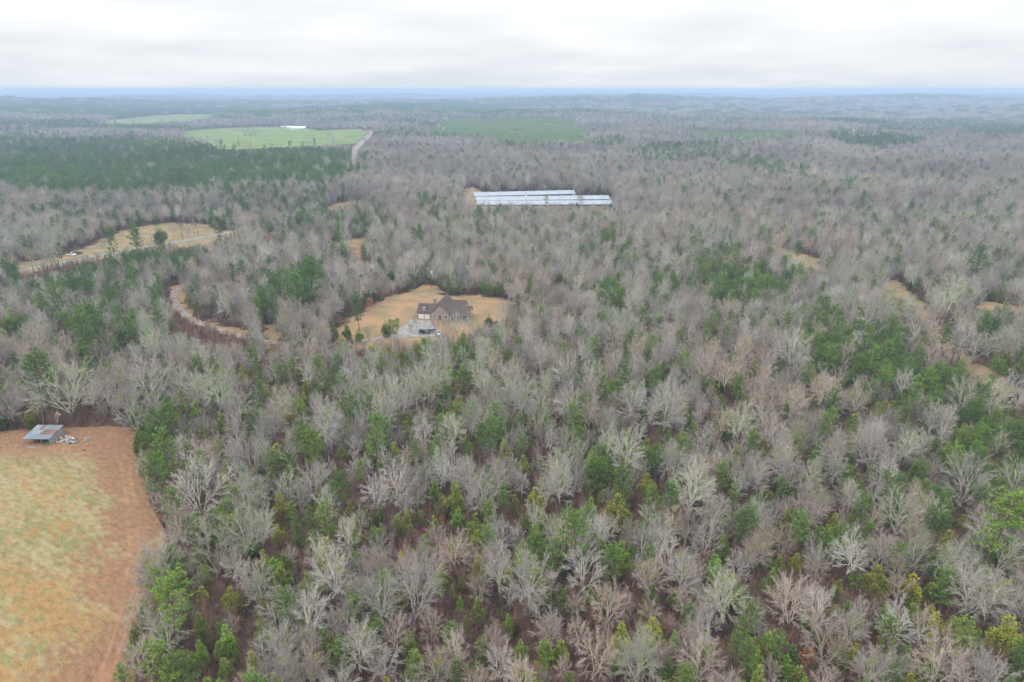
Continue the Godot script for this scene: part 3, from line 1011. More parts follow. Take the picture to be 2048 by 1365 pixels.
func car(called: String, label: String, category: String, where: Vector3, turn: float, paint: Material, style: String) -> Node3D:
	var root := base(called, where, turn)
	tag(root, label, category)
	var body := []
	var cabin := []
	if style == "pickup":
		body = [[-2.7, 0.42], [2.55, 0.42], [2.68, 0.75], [2.6, 1.02], [1.35, 1.12], [-2.72, 1.12]]
		cabin = [[-0.75, 1.12], [1.3, 1.12], [0.7, 1.78], [-0.6, 1.8]]
	elif style == "suv":
		body = [[-2.3, 0.42], [2.3, 0.42], [2.42, 0.7], [2.3, 0.98], [1.2, 1.08], [-2.38, 1.08]]
		cabin = [[-2.3, 1.08], [1.2, 1.08], [0.55, 1.72], [-2.05, 1.74]]
	else:
		body = [[-2.25, 0.38], [2.2, 0.38], [2.3, 0.6], [2.15, 0.82], [1.0, 0.95], [-2.2, 0.97], [-2.32, 0.7]]
		cabin = [[-1.7, 0.96], [1.0, 0.94], [0.2, 1.42], [-1.05, 1.43]]
	build(extrude(body, 1.82), "body", paint, root)
	build(extrude(cabin, 1.56), "window_band", M.glass_dark, root)
	var top: float = cabin[2][1]
	boxpart("roof_panel", paint, root, Vector3(0, top + 0.02, (cabin[2][0] + cabin[3][0]) * 0.5), Vector3(1.5, 0.06, cabin[2][0] - cabin[3][0] + 0.1))
	wheels(root, 0.92, [1.42, -1.42] if style != "pickup" else [1.7, -1.6], 0.36)
	for s in [-0.62, 0.62]:
		boxpart("headlight", M.steel, root, Vector3(s, 0.74, body[2][0] - 0.02), Vector3(0.36, 0.16, 0.12))
		boxpart("tail_light", M.red_lens, root, Vector3(s * 1.2, 0.8, body[0][0] - 0.06), Vector3(0.16, 0.26, 0.08))
	if style == "pickup":
		boxpart("bed_floor", M.tyre, root, Vector3(0, 1.125, -1.75), Vector3(1.5, 0.02, 1.7))
	return root

# two slopes over a rectangle: the ridge runs along z (or along x when across is true)
func gable_roof(root: Node3D, called: String, m: Material, x0: float, x1: float, z0: float, z1: float, eave: float, ridge: float, across: bool, over := 0.4) -> void:
	var th := 0.18
	for s in [-1.0, 1.0]:
		var b := MB.new()
		var e0: Vector3
		var e1: Vector3
		var r0: Vector3
		var r1: Vector3
		if across:
			var zm := (z0 + z1) * 0.5
			var ze: float = zm + s * ((z1 - z0) * 0.5 + over)
			var drop := (ridge - eave) / ((z1 - z0) * 0.5) * over
			e0 = Vector3(x0 - over, eave - drop, ze); e1 = Vector3(x1 + over, eave - drop, ze)
			r0 = Vector3(x0 - over, ridge, zm); r1 = Vector3(x1 + over, ridge, zm)
		else:
			var xm := (x0 + x1) * 0.5
			var xe: float = xm + s * ((x1 - x0) * 0.5 + over)
			var drop := (ridge - eave) / ((x1 - x0) * 0.5) * over
			e0 = Vector3(xe, eave - drop, z0 - over); e1 = Vector3(xe, eave - drop, z1 + over)
			r0 = Vector3(xm, ridge, z0 - over); r1 = Vector3(xm, ridge, z1 + over)
		var up := Vector3.UP * th
		var len0 := e0.distance_to(e1)
		var wid := e0.distance_to(r0)
		b.quad(e0 + up, e1 + up, r1 + up, r0 + up, Color.WHITE, [Vector2(0, wid), Vector2(len0, wid), Vector2(len0, 0), Vector2(0, 0)])
		b.quad(e0, r0, r1, e1)
		b.quad(e0, e1, e1 + up, e0 + up)
		b.quad(e0, e0 + up, r0 + up, r0)
		b.quad(e1, r1, r1 + up, e1 + up)
		build(b, called, m, root)

func gable_wall(root: Node3D, m: Material, x0: float, x1: float, z: float, y0: float, y1: float, thick := 0.2) -> void:
	var b := MB.new()
	var xm := (x0 + x1) * 0.5
	for d in [0.0, -thick]:
		b.tri(Vector3(x0, y0, z + d), Vector3(xm, y1, z + d), Vector3(x1, y0, z + d), Color.WHITE)
	b.quad(Vector3(x0, y0, z), Vector3(x0, y0, z - thick), Vector3(xm, y1, z - thick), Vector3(xm, y1, z))
	b.quad(Vector3(xm, y1, z), Vector3(xm, y1, z - thick), Vector3(x1, y0, z - thick), Vector3(x1, y0, z))
	build(b, "gable_wall", m, root)

func window(root: Node3D, at_: Vector3, w: float, h: float, turn := 0.0) -> void:
	var bs := Basis(Vector3.UP, turn)
	var f := boxpart("window", M.trim, root, at_, Vector3(w + 0.24, h + 0.24, 0.10), bs)
	boxpart("pane", M.glass_dark, f, at_ + bs * Vector3(0, 0, 0.055), Vector3(w, h, 0.02), bs)
	boxpart("glazing_bar", M.trim, f, at_ + bs * Vector3(0, 0, 0.07), Vector3(w, 0.05, 0.02), bs)


func make_house() -> void:
	var where := at(880, 641)
	var h := base("house", where, deg_to_rad(-7.0))
	tag(h, "tan brick house with steep brown roofs on the orange clearing", "house")
	M.brick = mat(Color(0.36, 0.30, 0.26), 0.9, 0.2)
	M.brick.albedo_texture = noise_tex(101, 0.08, 256, Color(0.22, 0.17, 0.145), Color(0.36, 0.30, 0.26), null, 4)
	M.brick.albedo_color = Color.WHITE
	M.brick.uv1_triplanar = true
	M.brick.uv1_world_triplanar = true
	M.brick.uv1_scale = Vector3.ONE * 0.4
	M.shingle = mat(Color.WHITE, 0.9, 0.25)
	var im := Image.create_empty(256, 256, false, Image.FORMAT_RGB8)
	var r := RandomNumberGenerator.new()
	r.seed = 77
	for row in 16:
		for col in 17:
			var g := r.randf_range(0.7, 1.25)
			var c := Color(0.10 * g, 0.078 * g, 0.069 * g).linear_to_srgb()
			im.fill_rect(Rect2i(col * 16 - (8 if row % 2 else 0), row * 16, 16, 16), c)
			im.fill_rect(Rect2i(col * 16 - (8 if row % 2 else 0), row * 16, 16, 2), c.darkened(0.4))
	M.shingle.albedo_texture = ImageTexture.create_from_image(im)
	M.shingle.uv1_scale = Vector3(0.35, 0.35, 1)
	# walls
	for w in [[-10.6, -4.4, -9.6, -1.2, 3.0], [-4.5, 4.5, -16.0, 0.0, 3.2], [4.5, 13.4, -8.6, -1.4, 3.0], [4.5, 9.8, -14.6, -8.7, 3.4]]:
		boxpart("wall", M.brick, h, Vector3((w[0] + w[1]) * 0.5, w[4] * 0.5 - 0.3, (w[2] + w[3]) * 0.5), Vector3(w[1] - w[0], w[4] + 0.6, w[3] - w[2]))
	gable_wall(h, M.brick, -4.5, 4.5, 0.02, 3.2, 7.6)
	gable_roof(h, "roof", M.shingle, -4.5, 4.5, -16.0, 0.0, 3.2, 7.7, false, 0.45)
	gable_roof(h, "roof", M.shingle, -10.6, -2.5, -9.6, -1.2, 3.0, 6.0, true, 0.4)
	gable_roof(h, "roof", M.shingle, 1.5, 13.4, -8.6, -1.4, 3.0, 5.7, true, 0.4)
	gable_roof(h, "roof", M.shingle, 1.5, 9.8, -14.6, -8.7, 3.4, 6.3, true, 0.4)
	# end gables of the wings
	for e in [[-10.6, -9.6, -1.2, 3.0, 6.0], [13.4, -8.6, -1.4, 3.0, 5.7], [9.8, -14.6, -8.7, 3.4, 6.3]]:
		var b := MB.new()
		var zm: float = (e[1] + e[2]) * 0.5
		var s := signf(e[0])
		for d in [0.0, -0.2 * s]:
			b.tri(Vector3(e[0] + d, e[3], e[1]), Vector3(e[0] + d, e[4], zm), Vector3(e[0] + d, e[3], e[2]), Color.WHITE)
		build(b, "gable_wall", M.trim if e[0] > 0 else M.brick, h)
	# dormer on the garage wing
	boxpart("dormer_wall", M.brick, h, Vector3(-7.6, 4.4, -2.6), Vector3(1.7, 1.5, 1.8))
	gable_roof(h, "dormer_roof", M.shingle, -8.45, -6.75, -4.4, -1.7, 5.1, 6.0, false, 0.2)
	gable_wall(h, M.trim, -8.45, -6.75, -1.68, 5.1, 6.0, 0.1)
	window(h, Vector3(-7.6, 4.6, -1.64), 0.8, 0.9)
	# chimney and attic vent
	boxpart("chimney", M.brick, h, Vector3(-4.9, 3.3, -11.5), Vector3(1.3, 6.8, 1.3))
	boxpart("chimney_cap", M.grey_paint, h, Vector3(-4.9, 6.8, -11.5), Vector3(1.5, 0.2, 1.5))
	var v := MB.new()
	v.drum(Vector3(-0.2, 5.0, 0.02), Vector3(-0.2, 5.0, 0.14), 0.55, Color.WHITE, 16)
	var ring := build(v, "round_vent", M.trim, h)
	var v2 := MB.new()
	v2.drum(Vector3(-0.2, 5.0, 0.14), Vector3(-0.2, 5.0, 0.17), 0.42, Color.WHITE, 16)
	build(v2, "louver", M.glass_dark, ring)
	for x in [-9.0, -6.2]:
		var d := boxpart("garage_door", M.trim, h, Vector3(x, 1.15, -1.14), Vector3(2.4, 2.3, 0.12))
		for k in 3:
			boxpart("panel_groove", M.grey_paint, d, Vector3(x, 0.6 + k * 0.56, -1.07), Vector3(2.3, 0.03, 0.03))
	for x in [-2.8, 2.8]:
		window(h, Vector3(x, 1.7, 0.06), 1.1, 1.5)
	var door := boxpart("door", mat(Color(0.14, 0.05, 0.04), 0.5), h, Vector3(0, 1.1, 0.06), Vector3(1.0, 2.2, 0.12))
	boxpart("handle", M.steel, door, Vector3(0.38, 1.05, 0.15), Vector3(0.06, 0.14, 0.06))
	for x in [6.4, 9.0, 11.6]:
		window(h, Vector3(x, 1.7, -1.34), 1.0, 1.4)
	for z in [-6.6, -3.4]:
		window(h, Vector3(13.46, 1.7, z), 1.0, 1.4, PI / 2)
	boxpart("porch_floor", M.concrete, h, Vector3(9.0, 0.1, -0.4), Vector3(8.6, 0.24, 1.8))
	for x in [5.0, 7.7, 10.4, 13.0]:
		boxpart("porch_post", M.trim, h, Vector3(x, 1.45, 0.35), Vector3(0.18, 2.5, 0.18))
	boxpart("porch_roof", M.shingle, h, Vector3(9.0, 2.82, -0.42), Vector3(8.9, 0.14, 2.0), Basis(Vector3.RIGHT, deg_to_rad(10)))

func make_shed() -> void:
	# an open pole shed with a single slope of old roofing sheets
	var a := at(49, 890)
	var b := at(100, 890)
	var dir := (b - a)
	var wide := 8.2
	var s := base("pole_shed", a.lerp(b, 0.5), atan2(-dir.z, dir.x) + deg_to_rad(-2))
	tag(s, "open pole shed with a rust-streaked tin roof at the hayfield edge", "shed")
	var deep := 6.6
	var grey := mat(Color(0.27, 0.255, 0.235), 0.95, 0.15)
	var dark := mat(Color(0.14, 0.12, 0.105), 0.95, 0.15)
	var tin := [mat(Color(0.21, 0.245, 0.275), 0.5, 0.4), mat(Color(0.25, 0.28, 0.305), 0.5, 0.4), mat(Color(0.18, 0.215, 0.25), 0.5, 0.4)]
	for t in tin: t.metallic = 0.35
	var rust := [mat(Color(0.17, 0.10, 0.08), 0.8), mat(Color(0.20, 0.14, 0.115), 0.75), mat(Color(0.15, 0.10, 0.085), 0.85)]
	var y0 := 2.05
	var y1 := 3.0
	var n := 11
	for row in 3:
		for k in n:
			var sb := MB.new()
			var x0 := -wide * 0.5 + wide * k / n
			var x1 := x0 + wide / n + 0.07
			var f0 := row / 3.0
			var f1 := (row + 1) / 3.0 + 0.02
			var z0 := lerpf(0.3, -deep - 0.2, f0)
			var z1 := lerpf(0.3, -deep - 0.2, f1)
			var h0 := lerpf(y0, y1, f0) + 0.03 * row + 0.012 * (k % 2) + rng.randf_range(0.0, 0.02)
			var h1 := lerpf(y0, y1, f1) + 0.03 * row + 0.012 * (k % 2)
			var waves := 8
			for w in waves:
				var xa := lerpf(x0, x1, float(w) / waves)
				var xb := lerpf(x0, x1, (w + 1.0) / waves)
				var ua := 0.022 if w % 2 == 0 else 0.0
				var ub := 0.0 if w % 2 == 0 else 0.022
				sb.quad(Vector3(xa, h0 + ua, z0), Vector3(xb, h0 + ub, z0), Vector3(xb, h1 + ub, z1), Vector3(xa, h1 + ua, z1))
			var is_rust := row == 1 and (k > 4) and rng.randf() < 0.85 or row == 2 and rng.randf() < 0.12
			var m: Material = rust[rng.randi() % 3] if is_rust else tin[rng.randi() % 3]
			var o := build(sb, "roof_sheet", m, s)
			if is_rust: o.set_meta("label", "rusty roof sheet")
	for x in [-wide * 0.5 + 0.2, -1.4, 1.4, wide * 0.5 - 0.2]:
		for zz in [0.0, -deep]:
			var pm := MB.new()
			pm.tube(Vector3(x, -0.2, zz), Vector3(x, lerpf(y0, y1, -zz / deep) - 0.12, zz), 0.1, 0.09, Color.WHITE, Color.WHITE, 7)
			build(pm, "post", grey, s)
	for zz in [0.0, -deep * 0.5, -deep]:
		boxpart("purlin", grey, s, Vector3(0, lerpf(y0, y1, -zz / deep) - 0.09, zz), Vector3(wide, 0.14, 0.08))
	# right and back walls of upright boards
	for k in 22:
		var z := -0.15 - k * (deep - 0.2) / 22.0
		var top := lerpf(y0, y1, -z / deep) - 0.1
		var g := rng.randf_range(0.8, 1.15)
		boxpart("board", grey if k % 3 else M.board_pale, s, Vector3(wide * 0.5 + 0.02 * (k % 2), top * 0.5 - 0.05, z), Vector3(0.03, top * g if g < 1.0 and k % 7 == 3 else top, 0.27))
	for k in 26:
		var x := -wide * 0.5 + 0.16 + k * (wide - 0.3) / 25.0
		boxpart("board", dark if k % 2 else grey, s, Vector3(x, 1.3, -deep - 0.02 * (k % 2)), Vector3(0.29, 2.8, 0.03))
	# what lies in and round the shed
	var B := func(x: float, z: float) -> Vector3:
		var w := s.transform * Vector3(x, 0, z)
		return Vector3(w.x, T(w.x, w.z) + 0.06, w.z)
	var bale := mat(Color(0.30, 0.24, 0.13), 0.95, 0.1)
	for k in 3:
		var o := base("hay_bale", B.call(-2.6 + k * 1.7, -4.6), 0.2 * k)
		tag(o, ["round hay bale at the left under the tin shed roof", "middle round hay bale under the tin shed roof", "right round hay bale under the tin shed roof"][k], "hay bale", "bales under the shed")
		var mb := MB.new()
		mb.drum(Vector3(-0.65, 0.72, 0), Vector3(0.65, 0.72, 0), 0.72, Color.WHITE, 16)
		build(mb, "bale", bale, o)
		for q in [-0.4, 0.0, 0.4]:
			var tw := MB.new()
			tw.tube(Vector3(q - 0.015, 0.72, 0), Vector3(q + 0.015, 0.72, 0), 0.73, 0.73, Color.WHITE, Color.WHITE, 16)
			build(tw, "twine", M.trim, o)
	var green_tarp := MB.new()
	for k in 6:
		for l in 4:
			var f := func(i: int, j: int) -> Vector3:
				return Vector3(-0.9 + i * 0.3, 0.75 * exp(-pow((i - 3) * 0.5, 2.0)) * (1.0 if j in [1, 2, 3] else 0.25) + 0.05, -0.6 + j * 0.3)
			green_tarp.quad(f.call(k, l), f.call(k + 1, l), f.call(k + 1, l + 1), f.call(k, l + 1))
	var tarp := build(green_tarp, "tarp", mat(Color(0.03, 0.13, 0.12), 0.6))
	tarp.position = B.call(2.9, -0.6)
	tag(tarp, "dark teal tarp heaped at the right front post of the shed", "tarp")
	# the scrap heap to the right
	var white := mat(Color(0.42, 0.42, 0.41), 0.6)
	var scrap := [["white drum standing against the shed's board wall", "drum", 5.3, -3.2], ["white drum lying behind the grey planks beside the shed", "drum", 6.0, -4.6], ["white bucket nearest the shed's right wall", "bucket", 5.2, -1.2], ["white bucket between the plank piles", "bucket", 7.6, -2.4], ["white bucket at the far right of the scrap", "bucket", 12.4, -3.9], ["grey plank stack beside the shed's right wall", "planks", 6.1, -2.3], ["pale plank stack in the middle of the scrap", "planks", 9.0, -2.2], ["grey plank stack at the right end of the scrap", "planks", 13.0, -3.4], ["old white washing machine in the middle of the scrap", "washer", 8.5, -1.4], ["rust-brown barrel in the middle of the scrap", "barrel", 10.4, -2.6], ["bent sheet of tin leaning right of the plank stacks", "tin", 10.9, -1.6], ["worn black tyre lying in front of the scrap", "tyre", 9.7, -0.6], ["pale bent sheet of tin lying beside the shed", "tin", 7.0, -3.8], ["concrete block pile behind the middle planks", "blocks", 8.1, -3.6]]
	for c in scrap:
		var o := base({"drum": "metal_drum", "bucket": "bucket", "planks": "plank_stack", "washer": "washing_machine", "barrel": "rusty_barrel", "tin": "tin_sheet", "tyre": "tyre", "blocks": "block_pile"}[c[1]], B.call(c[2], c[3]), rng.randf() * 6.0)
		tag(o, c[0], {"drum": "drum", "bucket": "bucket", "planks": "stack of planks", "washer": "washing machine", "barrel": "barrel", "tin": "metal sheet", "tyre": "tyre", "blocks": "blocks"}[c[1]], "scrap beside the shed")
		var mb := MB.new()
		match c[1]:
			"drum", "barrel":
				var lying: bool = "lying" in c[0]
				var m: Material = white if c[1] == "drum" else rust[0]
				if lying:
					mb.drum(Vector3(-0.45, 0.3, 0), Vector3(0.45, 0.3, 0), 0.3, Color.WHITE, 14)
				else:
					mb.drum(Vector3(0, 0, 0), Vector3(0, 0.9, 0), 0.3, Color.WHITE, 14)
				build(mb, "shell", m, o)
				for k in [0.3, 0.6]:
					var hoop := MB.new()
					if lying: hoop.tube(Vector3(k - 0.47, 0.3, 0), Vector3(k - 0.43, 0.3, 0), 0.315, 0.315, Color.WHITE, Color.WHITE, 14)
					else: hoop.tube(Vector3(0, k - 0.02, 0), Vector3(0, k + 0.02, 0), 0.315, 0.315, Color.WHITE, Color.WHITE, 14)
					build(hoop, "hoop", M.steel, o)
			"bucket":
				mb.tube(Vector3.ZERO, Vector3(0, 0.42, 0), 0.17, 0.22, Color.WHITE, Color.WHITE, 12)
				mb.cap(Vector3(0, 0.4, 0), Vector3.UP, 0.21, Color.WHITE, 12)
				build(mb, "pail", white, o)
				boxpart("handle", M.steel, o, Vector3(0.23, 0.3, 0), Vector3(0.02, 0.2, 0.3))
			"planks":
				for k in 12:
					boxpart("plank", [grey, M.board_pale, dark][rng.randi() % 3], o, Vector3(rng.randf_range(-0.3, 0.3), 0.06 + 0.07 * (k / 4), -0.45 + 0.26 * (k % 4) + rng.randf_range(-0.06, 0.06)), Vector3(rng.randf_range(1.7, 2.9), 0.05, 0.18), Basis(Vector3.UP, rng.randf_range(-0.3, 0.3)))
			"washer":
				boxpart("cabinet", white, o, Vector3(0, 0.45, 0), Vector3(0.7, 0.9, 0.7))
				boxpart("lid", M.steel, o, Vector3(0, 0.915, 0.05), Vector3(0.5, 0.03, 0.5))
				boxpart("control_panel", M.grey_paint, o, Vector3(0, 1.0, -0.3), Vector3(0.7, 0.2, 0.08))
			"tin":
				for k in 7:
					mb.quad(Vector3(-0.9 + k * 0.25, 0.05 + 0.08 * (k % 2) + k * 0.05, -0.6), Vector3(-0.65 + k * 0.25, 0.05 + 0.08 * ((k + 1) % 2) + (k + 1) * 0.05, -0.6), Vector3(-0.65 + k * 0.25, 0.05 + 0.08 * ((k + 1) % 2), 0.6), Vector3(-0.9 + k * 0.25, 0.05 + 0.08 * (k % 2), 0.6))
				build(mb, "sheet", tin[1], o)
			"tyre":
				var tm := TorusMesh.new()
				tm.inner_radius = 0.2
				tm.outer_radius = 0.38
				tm.rings = 20
				tm.ring_segments = 8
				tm.material = M.tyre
				part("tread", tm, o).position.y = 0.1
			"blocks":
				for k in 9:
					boxpart("block", M.trim if k % 3 == 0 else grey, o, Vector3(-0.45 + 0.45 * (k % 3) + rng.randf_range(-0.05, 0.05), 0.1 + 0.2 * (k / 5), -0.3 + 0.3 * (k / 3)), Vector3(0.39, 0.19, 0.19), Basis(Vector3.UP, rng.randf_range(-0.4, 0.4)))
	for c in [[64, 896, "pale fallen log lying before the shed", 1.9], [168, 902, "short dark log lying alone on the reddish ground", 0.9]]:
		var p := at(c[0], c[1])
		var mb := MB.new()
		mb.drum(Vector3(-c[3] * 0.5, 0.14, 0), Vector3(c[3] * 0.5, 0.16, 0.1), 0.13, Color.WHITE, 8)
		var o := base("log", p + Vector3.UP * 0.05, rng.randf() * 0.6)
		build(mb, "stem", M.board_pale if c[0] == 64 else dark, o)
		var kn := MB.new()
		kn.tube(Vector3(0.1, 0.2, 0), Vector3(0.25, 0.5, 0.1), 0.05, 0.03, Color.WHITE, Color.WHITE, 6)
		build(kn, "branch_stub", M.board_pale if c[0] == 64 else dark, o)
		tag(o, c[2], "log")

func make_poultry() -> void:
	var roof_m := mat(Color(0.56, 0.62, 0.70), 0.6, 0.4)
	roof_m.albedo_texture = noise_tex(131, 0.02, 256, Color(0.235, 0.27, 0.32), Color(0.31, 0.345, 0.39), null, 4)
	roof_m.albedo_color = Color.WHITE
	roof_m.uv1_triplanar = true
	roof_m.uv1_world_triplanar = true
	roof_m.uv1_scale = Vector3(0.02, 0.1, 0.1)
	var wall_m := mat(Color(0.40, 0.42, 0.45), 0.6)
	var curtain := mat(Color(0.10, 0.11, 0.13), 0.8)
	var rows := [[949, 395.5, 1150, 392.5, "far"], [953, 405.5, 1218, 403.5, "middle"], [955, 415.0, 1235, 413.0, "near"]]
	for r in rows:
		var a := at(r[0], r[1])
		var b := at(r[2], r[3])
		var d := b - a
		d.y = 0.0
		var ln := d.length()
		var root := base("poultry_house", Vector3(a.x, minf(a.y, b.y), a.z), atan2(-d.z, d.x))
		tag(root, "long white-roofed poultry house, %s of three in the far clearing" % ("farthest and shortest" if r[4] == "far" else "middle one" if r[4] == "middle" else "nearest, half hidden by trees"), "poultry house", "poultry houses side by side")
		var wd := 13.0
		# x runs along the house from its left end, z = 0 is the wall that faces the camera
		boxpart("wall", wall_m, root, Vector3(ln * 0.5, 1.2, -0.1), Vector3(ln, 2.6, 0.2))
		boxpart("wall", wall_m, root, Vector3(ln * 0.5, 1.2, -wd + 0.1), Vector3(ln, 2.6, 0.2))
		boxpart("side_curtain", curtain, root, Vector3(ln * 0.5, 1.35, 0.03), Vector3(ln - 6.0, 1.2, 0.06))
		boxpart("foundation", M.concrete, root, Vector3(ln * 0.5, -0.5, -wd * 0.5), Vector3(ln + 0.6, 1.1, wd + 0.6))
		gable_roof(root, "roof", roof_m, 0.0, ln, -wd, 0.0, 2.6, 5.0, true, 0.6)
		for e in [0.1, ln - 0.1]:
			var g := MB.new()
			g.quad(Vector3(e, -0.1, 0), Vector3(e, -0.1, -wd), Vector3(e, 2.6, -wd), Vector3(e, 2.6, 0))
			g.tri(Vector3(e, 2.6, 0), Vector3(e, 2.6, -wd), Vector3(e, 4.95, -wd * 0.5), Color.WHITE)
			var w := build(g, "end_wall", wall_m, root)
			var s := -1.0 if e < 1.0 else 1.0
			boxpart("door", M.white_paint, w, Vector3(e + s * 0.06, 1.3, -wd * 0.5), Vector3(0.1, 2.6, 3.2))
			for z in [-2.2, -4.0, -9.0, -10.8]:
				boxpart("fan", M.steel, w, Vector3(e + s * 0.1, 1.3, z), Vector3(0.2, 1.3, 1.3))
		for k in 10:
			boxpart("ridge_vent", wall_m, root, Vector3(ln * (k + 0.5) / 10.0, 5.25, -wd * 0.5), Vector3(2.4, 0.35, 0.8))
		var hop := base("feed_bin", root.transform * Vector3(ln * 0.5, 0, 3.0), root.rotation.y)
		tag(hop, "grey feed bin beside the %s poultry house" % r[4], "feed bin", "feed bins of the poultry houses")
		var m1 := MB.new()
		m1.drum(Vector3(0, 2.2, 0), Vector3(0, 4.6, 0), 1.1, Color.WHITE, 12)
		build(m1, "bin", M.steel, hop)
		var m2 := MB.new()
		m2.tube(Vector3(0, 0.9, 0), Vector3(0, 2.2, 0), 0.2, 1.1, Color.WHITE, Color.WHITE, 12)
		build(m2, "hopper", M.steel, hop)
		var m3 := MB.new()
		m3.tube(Vector3(0, 4.6, 0), Vector3(0, 5.3, 0), 1.15, 0.1, Color.WHITE, Color.WHITE, 12)
		build(m3, "lid", M.steel, hop)
		for q in [[-0.8, -0.8], [0.8, -0.8], [0.8, 0.8], [-0.8, 0.8]]:
			boxpart("leg", M.steel, hop, Vector3(q[0], 1.1, q[1]), Vector3(0.1, 2.4, 0.1))

func simple_house(called: String, label: String, px: float, py: float, w: float, d: float, eave: float, ridge: float, wall: Color, roof: Color, turn: float, category := "house") -> void:
	var root := base(called, at(px, py), turn)
	tag(root, label, category)
	var wm := mat(wall, 0.8)
	boxpart("wall", wm, root, Vector3(0, eave * 0.5 - 0.5, 0), Vector3(w, eave + 1.0, d))
	gable_roof(root, "roof", mat(roof, 0.7), -w * 0.5, w * 0.5, -d * 0.5, d * 0.5, eave, ridge, true, 0.4)
	for s in [-1.0, 1.0]:
		var b := MB.new()
		b.tri(Vector3(s * w * 0.5, eave, -d * 0.5), Vector3(s * w * 0.5, ridge, 0), Vector3(s * w * 0.5, eave, d * 0.5), Color.WHITE)
		build(b, "gable_wall", wm, root)
	var n := maxi(2, int(w / 4.0))
	for k in n:
		var x := -w * 0.5 + w * (k + 0.5) / n
		if k == n / 2:
			boxpart("door", M.trim, root, Vector3(x, 1.05, d * 0.5 + 0.05), Vector3(1.0, 2.1, 0.1))
		else:
			window(root, Vector3(x, eave * 0.55, d * 0.5 + 0.05), 1.1, 1.2)

func make_far_buildings() -> void:
	var cream := Color(0.70, 0.69, 0.66)
	simple_house("farmhouse", "white farmhouse at the back edge of the bright green field", 580, 257.5, 20, 10, 4.5, 8, cream, Color(0.62, 0.62, 0.62), 0.2)
	simple_house("barn", "long white barn right of the white farmhouse", 598, 258.5, 42, 14, 5, 8, Color(0.74, 0.74, 0.73), Color(0.70, 0.72, 0.74), -0.05, "barn")
	simple_house("farm_shed", "small tan shed left of the white farmhouse", 566, 256, 14, 9, 4, 6, Color(0.5, 0.42, 0.34), Color(0.5, 0.48, 0.46), 0.3, "shed")
	simple_house("house", "small pale house at the bend of the dirt road", 706, 256.5, 18, 10, 3.5, 6.5, cream, Color(0.55, 0.53, 0.52), 0.1)
	simple_house("house", "tan house right of the dirt road's bend", 752, 258, 20, 10, 3.5, 6.5, Color(0.55, 0.45, 0.36), Color(0.45, 0.42, 0.42), -0.2)
	simple_house("house", "white house behind the young pine plantation", 1183, 247, 24, 12, 4, 7.5, cream, Color(0.5, 0.45, 0.42), 0.1)
	simple_house("house", "tall orange brick house on the far right hill", 1697, 269, 20, 16, 8, 12, Color(0.52, 0.34, 0.25), Color(0.50, 0.36, 0.28), 0.1)
	simple_house("cottage", "white cottage lost in the far right woods", 1789, 335, 12, 8, 4.5, 7.5, Color(0.75, 0.75, 0.74), Color(0.66, 0.67, 0.68), -0.3)
	simple_house("house", "pale house in the woods near the right skyline", 1896, 251, 22, 12, 5, 8, cream, Color(0.55, 0.5, 0.47), 0.2)
	simple_house("cottage", "white-roofed building half hidden by trees above the house", 788, 462, 15, 9, 2.8, 4.6, Color(0.42, 0.42, 0.42), Color(0.40, 0.42, 0.44), 0.1)
	simple_house("cottage", "small white building in the cedars above left", 646, 390, 7, 6, 3.5, 5.5, Color(0.74, 0.74, 0.74), Color(0.6, 0.6, 0.6), 0.0)
	simple_house("farm_shed", "low tan-roofed shed in the woods at the left edge", 34, 424, 18, 9, 3, 5, Color(0.42, 0.37, 0.32), Color(0.42, 0.37, 0.34), 0.1, "shed")
	simple_house("warehouse", "pale warehouse far off below the skyline", 960, 190.5, 130, 60, 12, 16, Color(0.75, 0.75, 0.73), Color(0.72, 0.72, 0.72), 0.0, "warehouse")

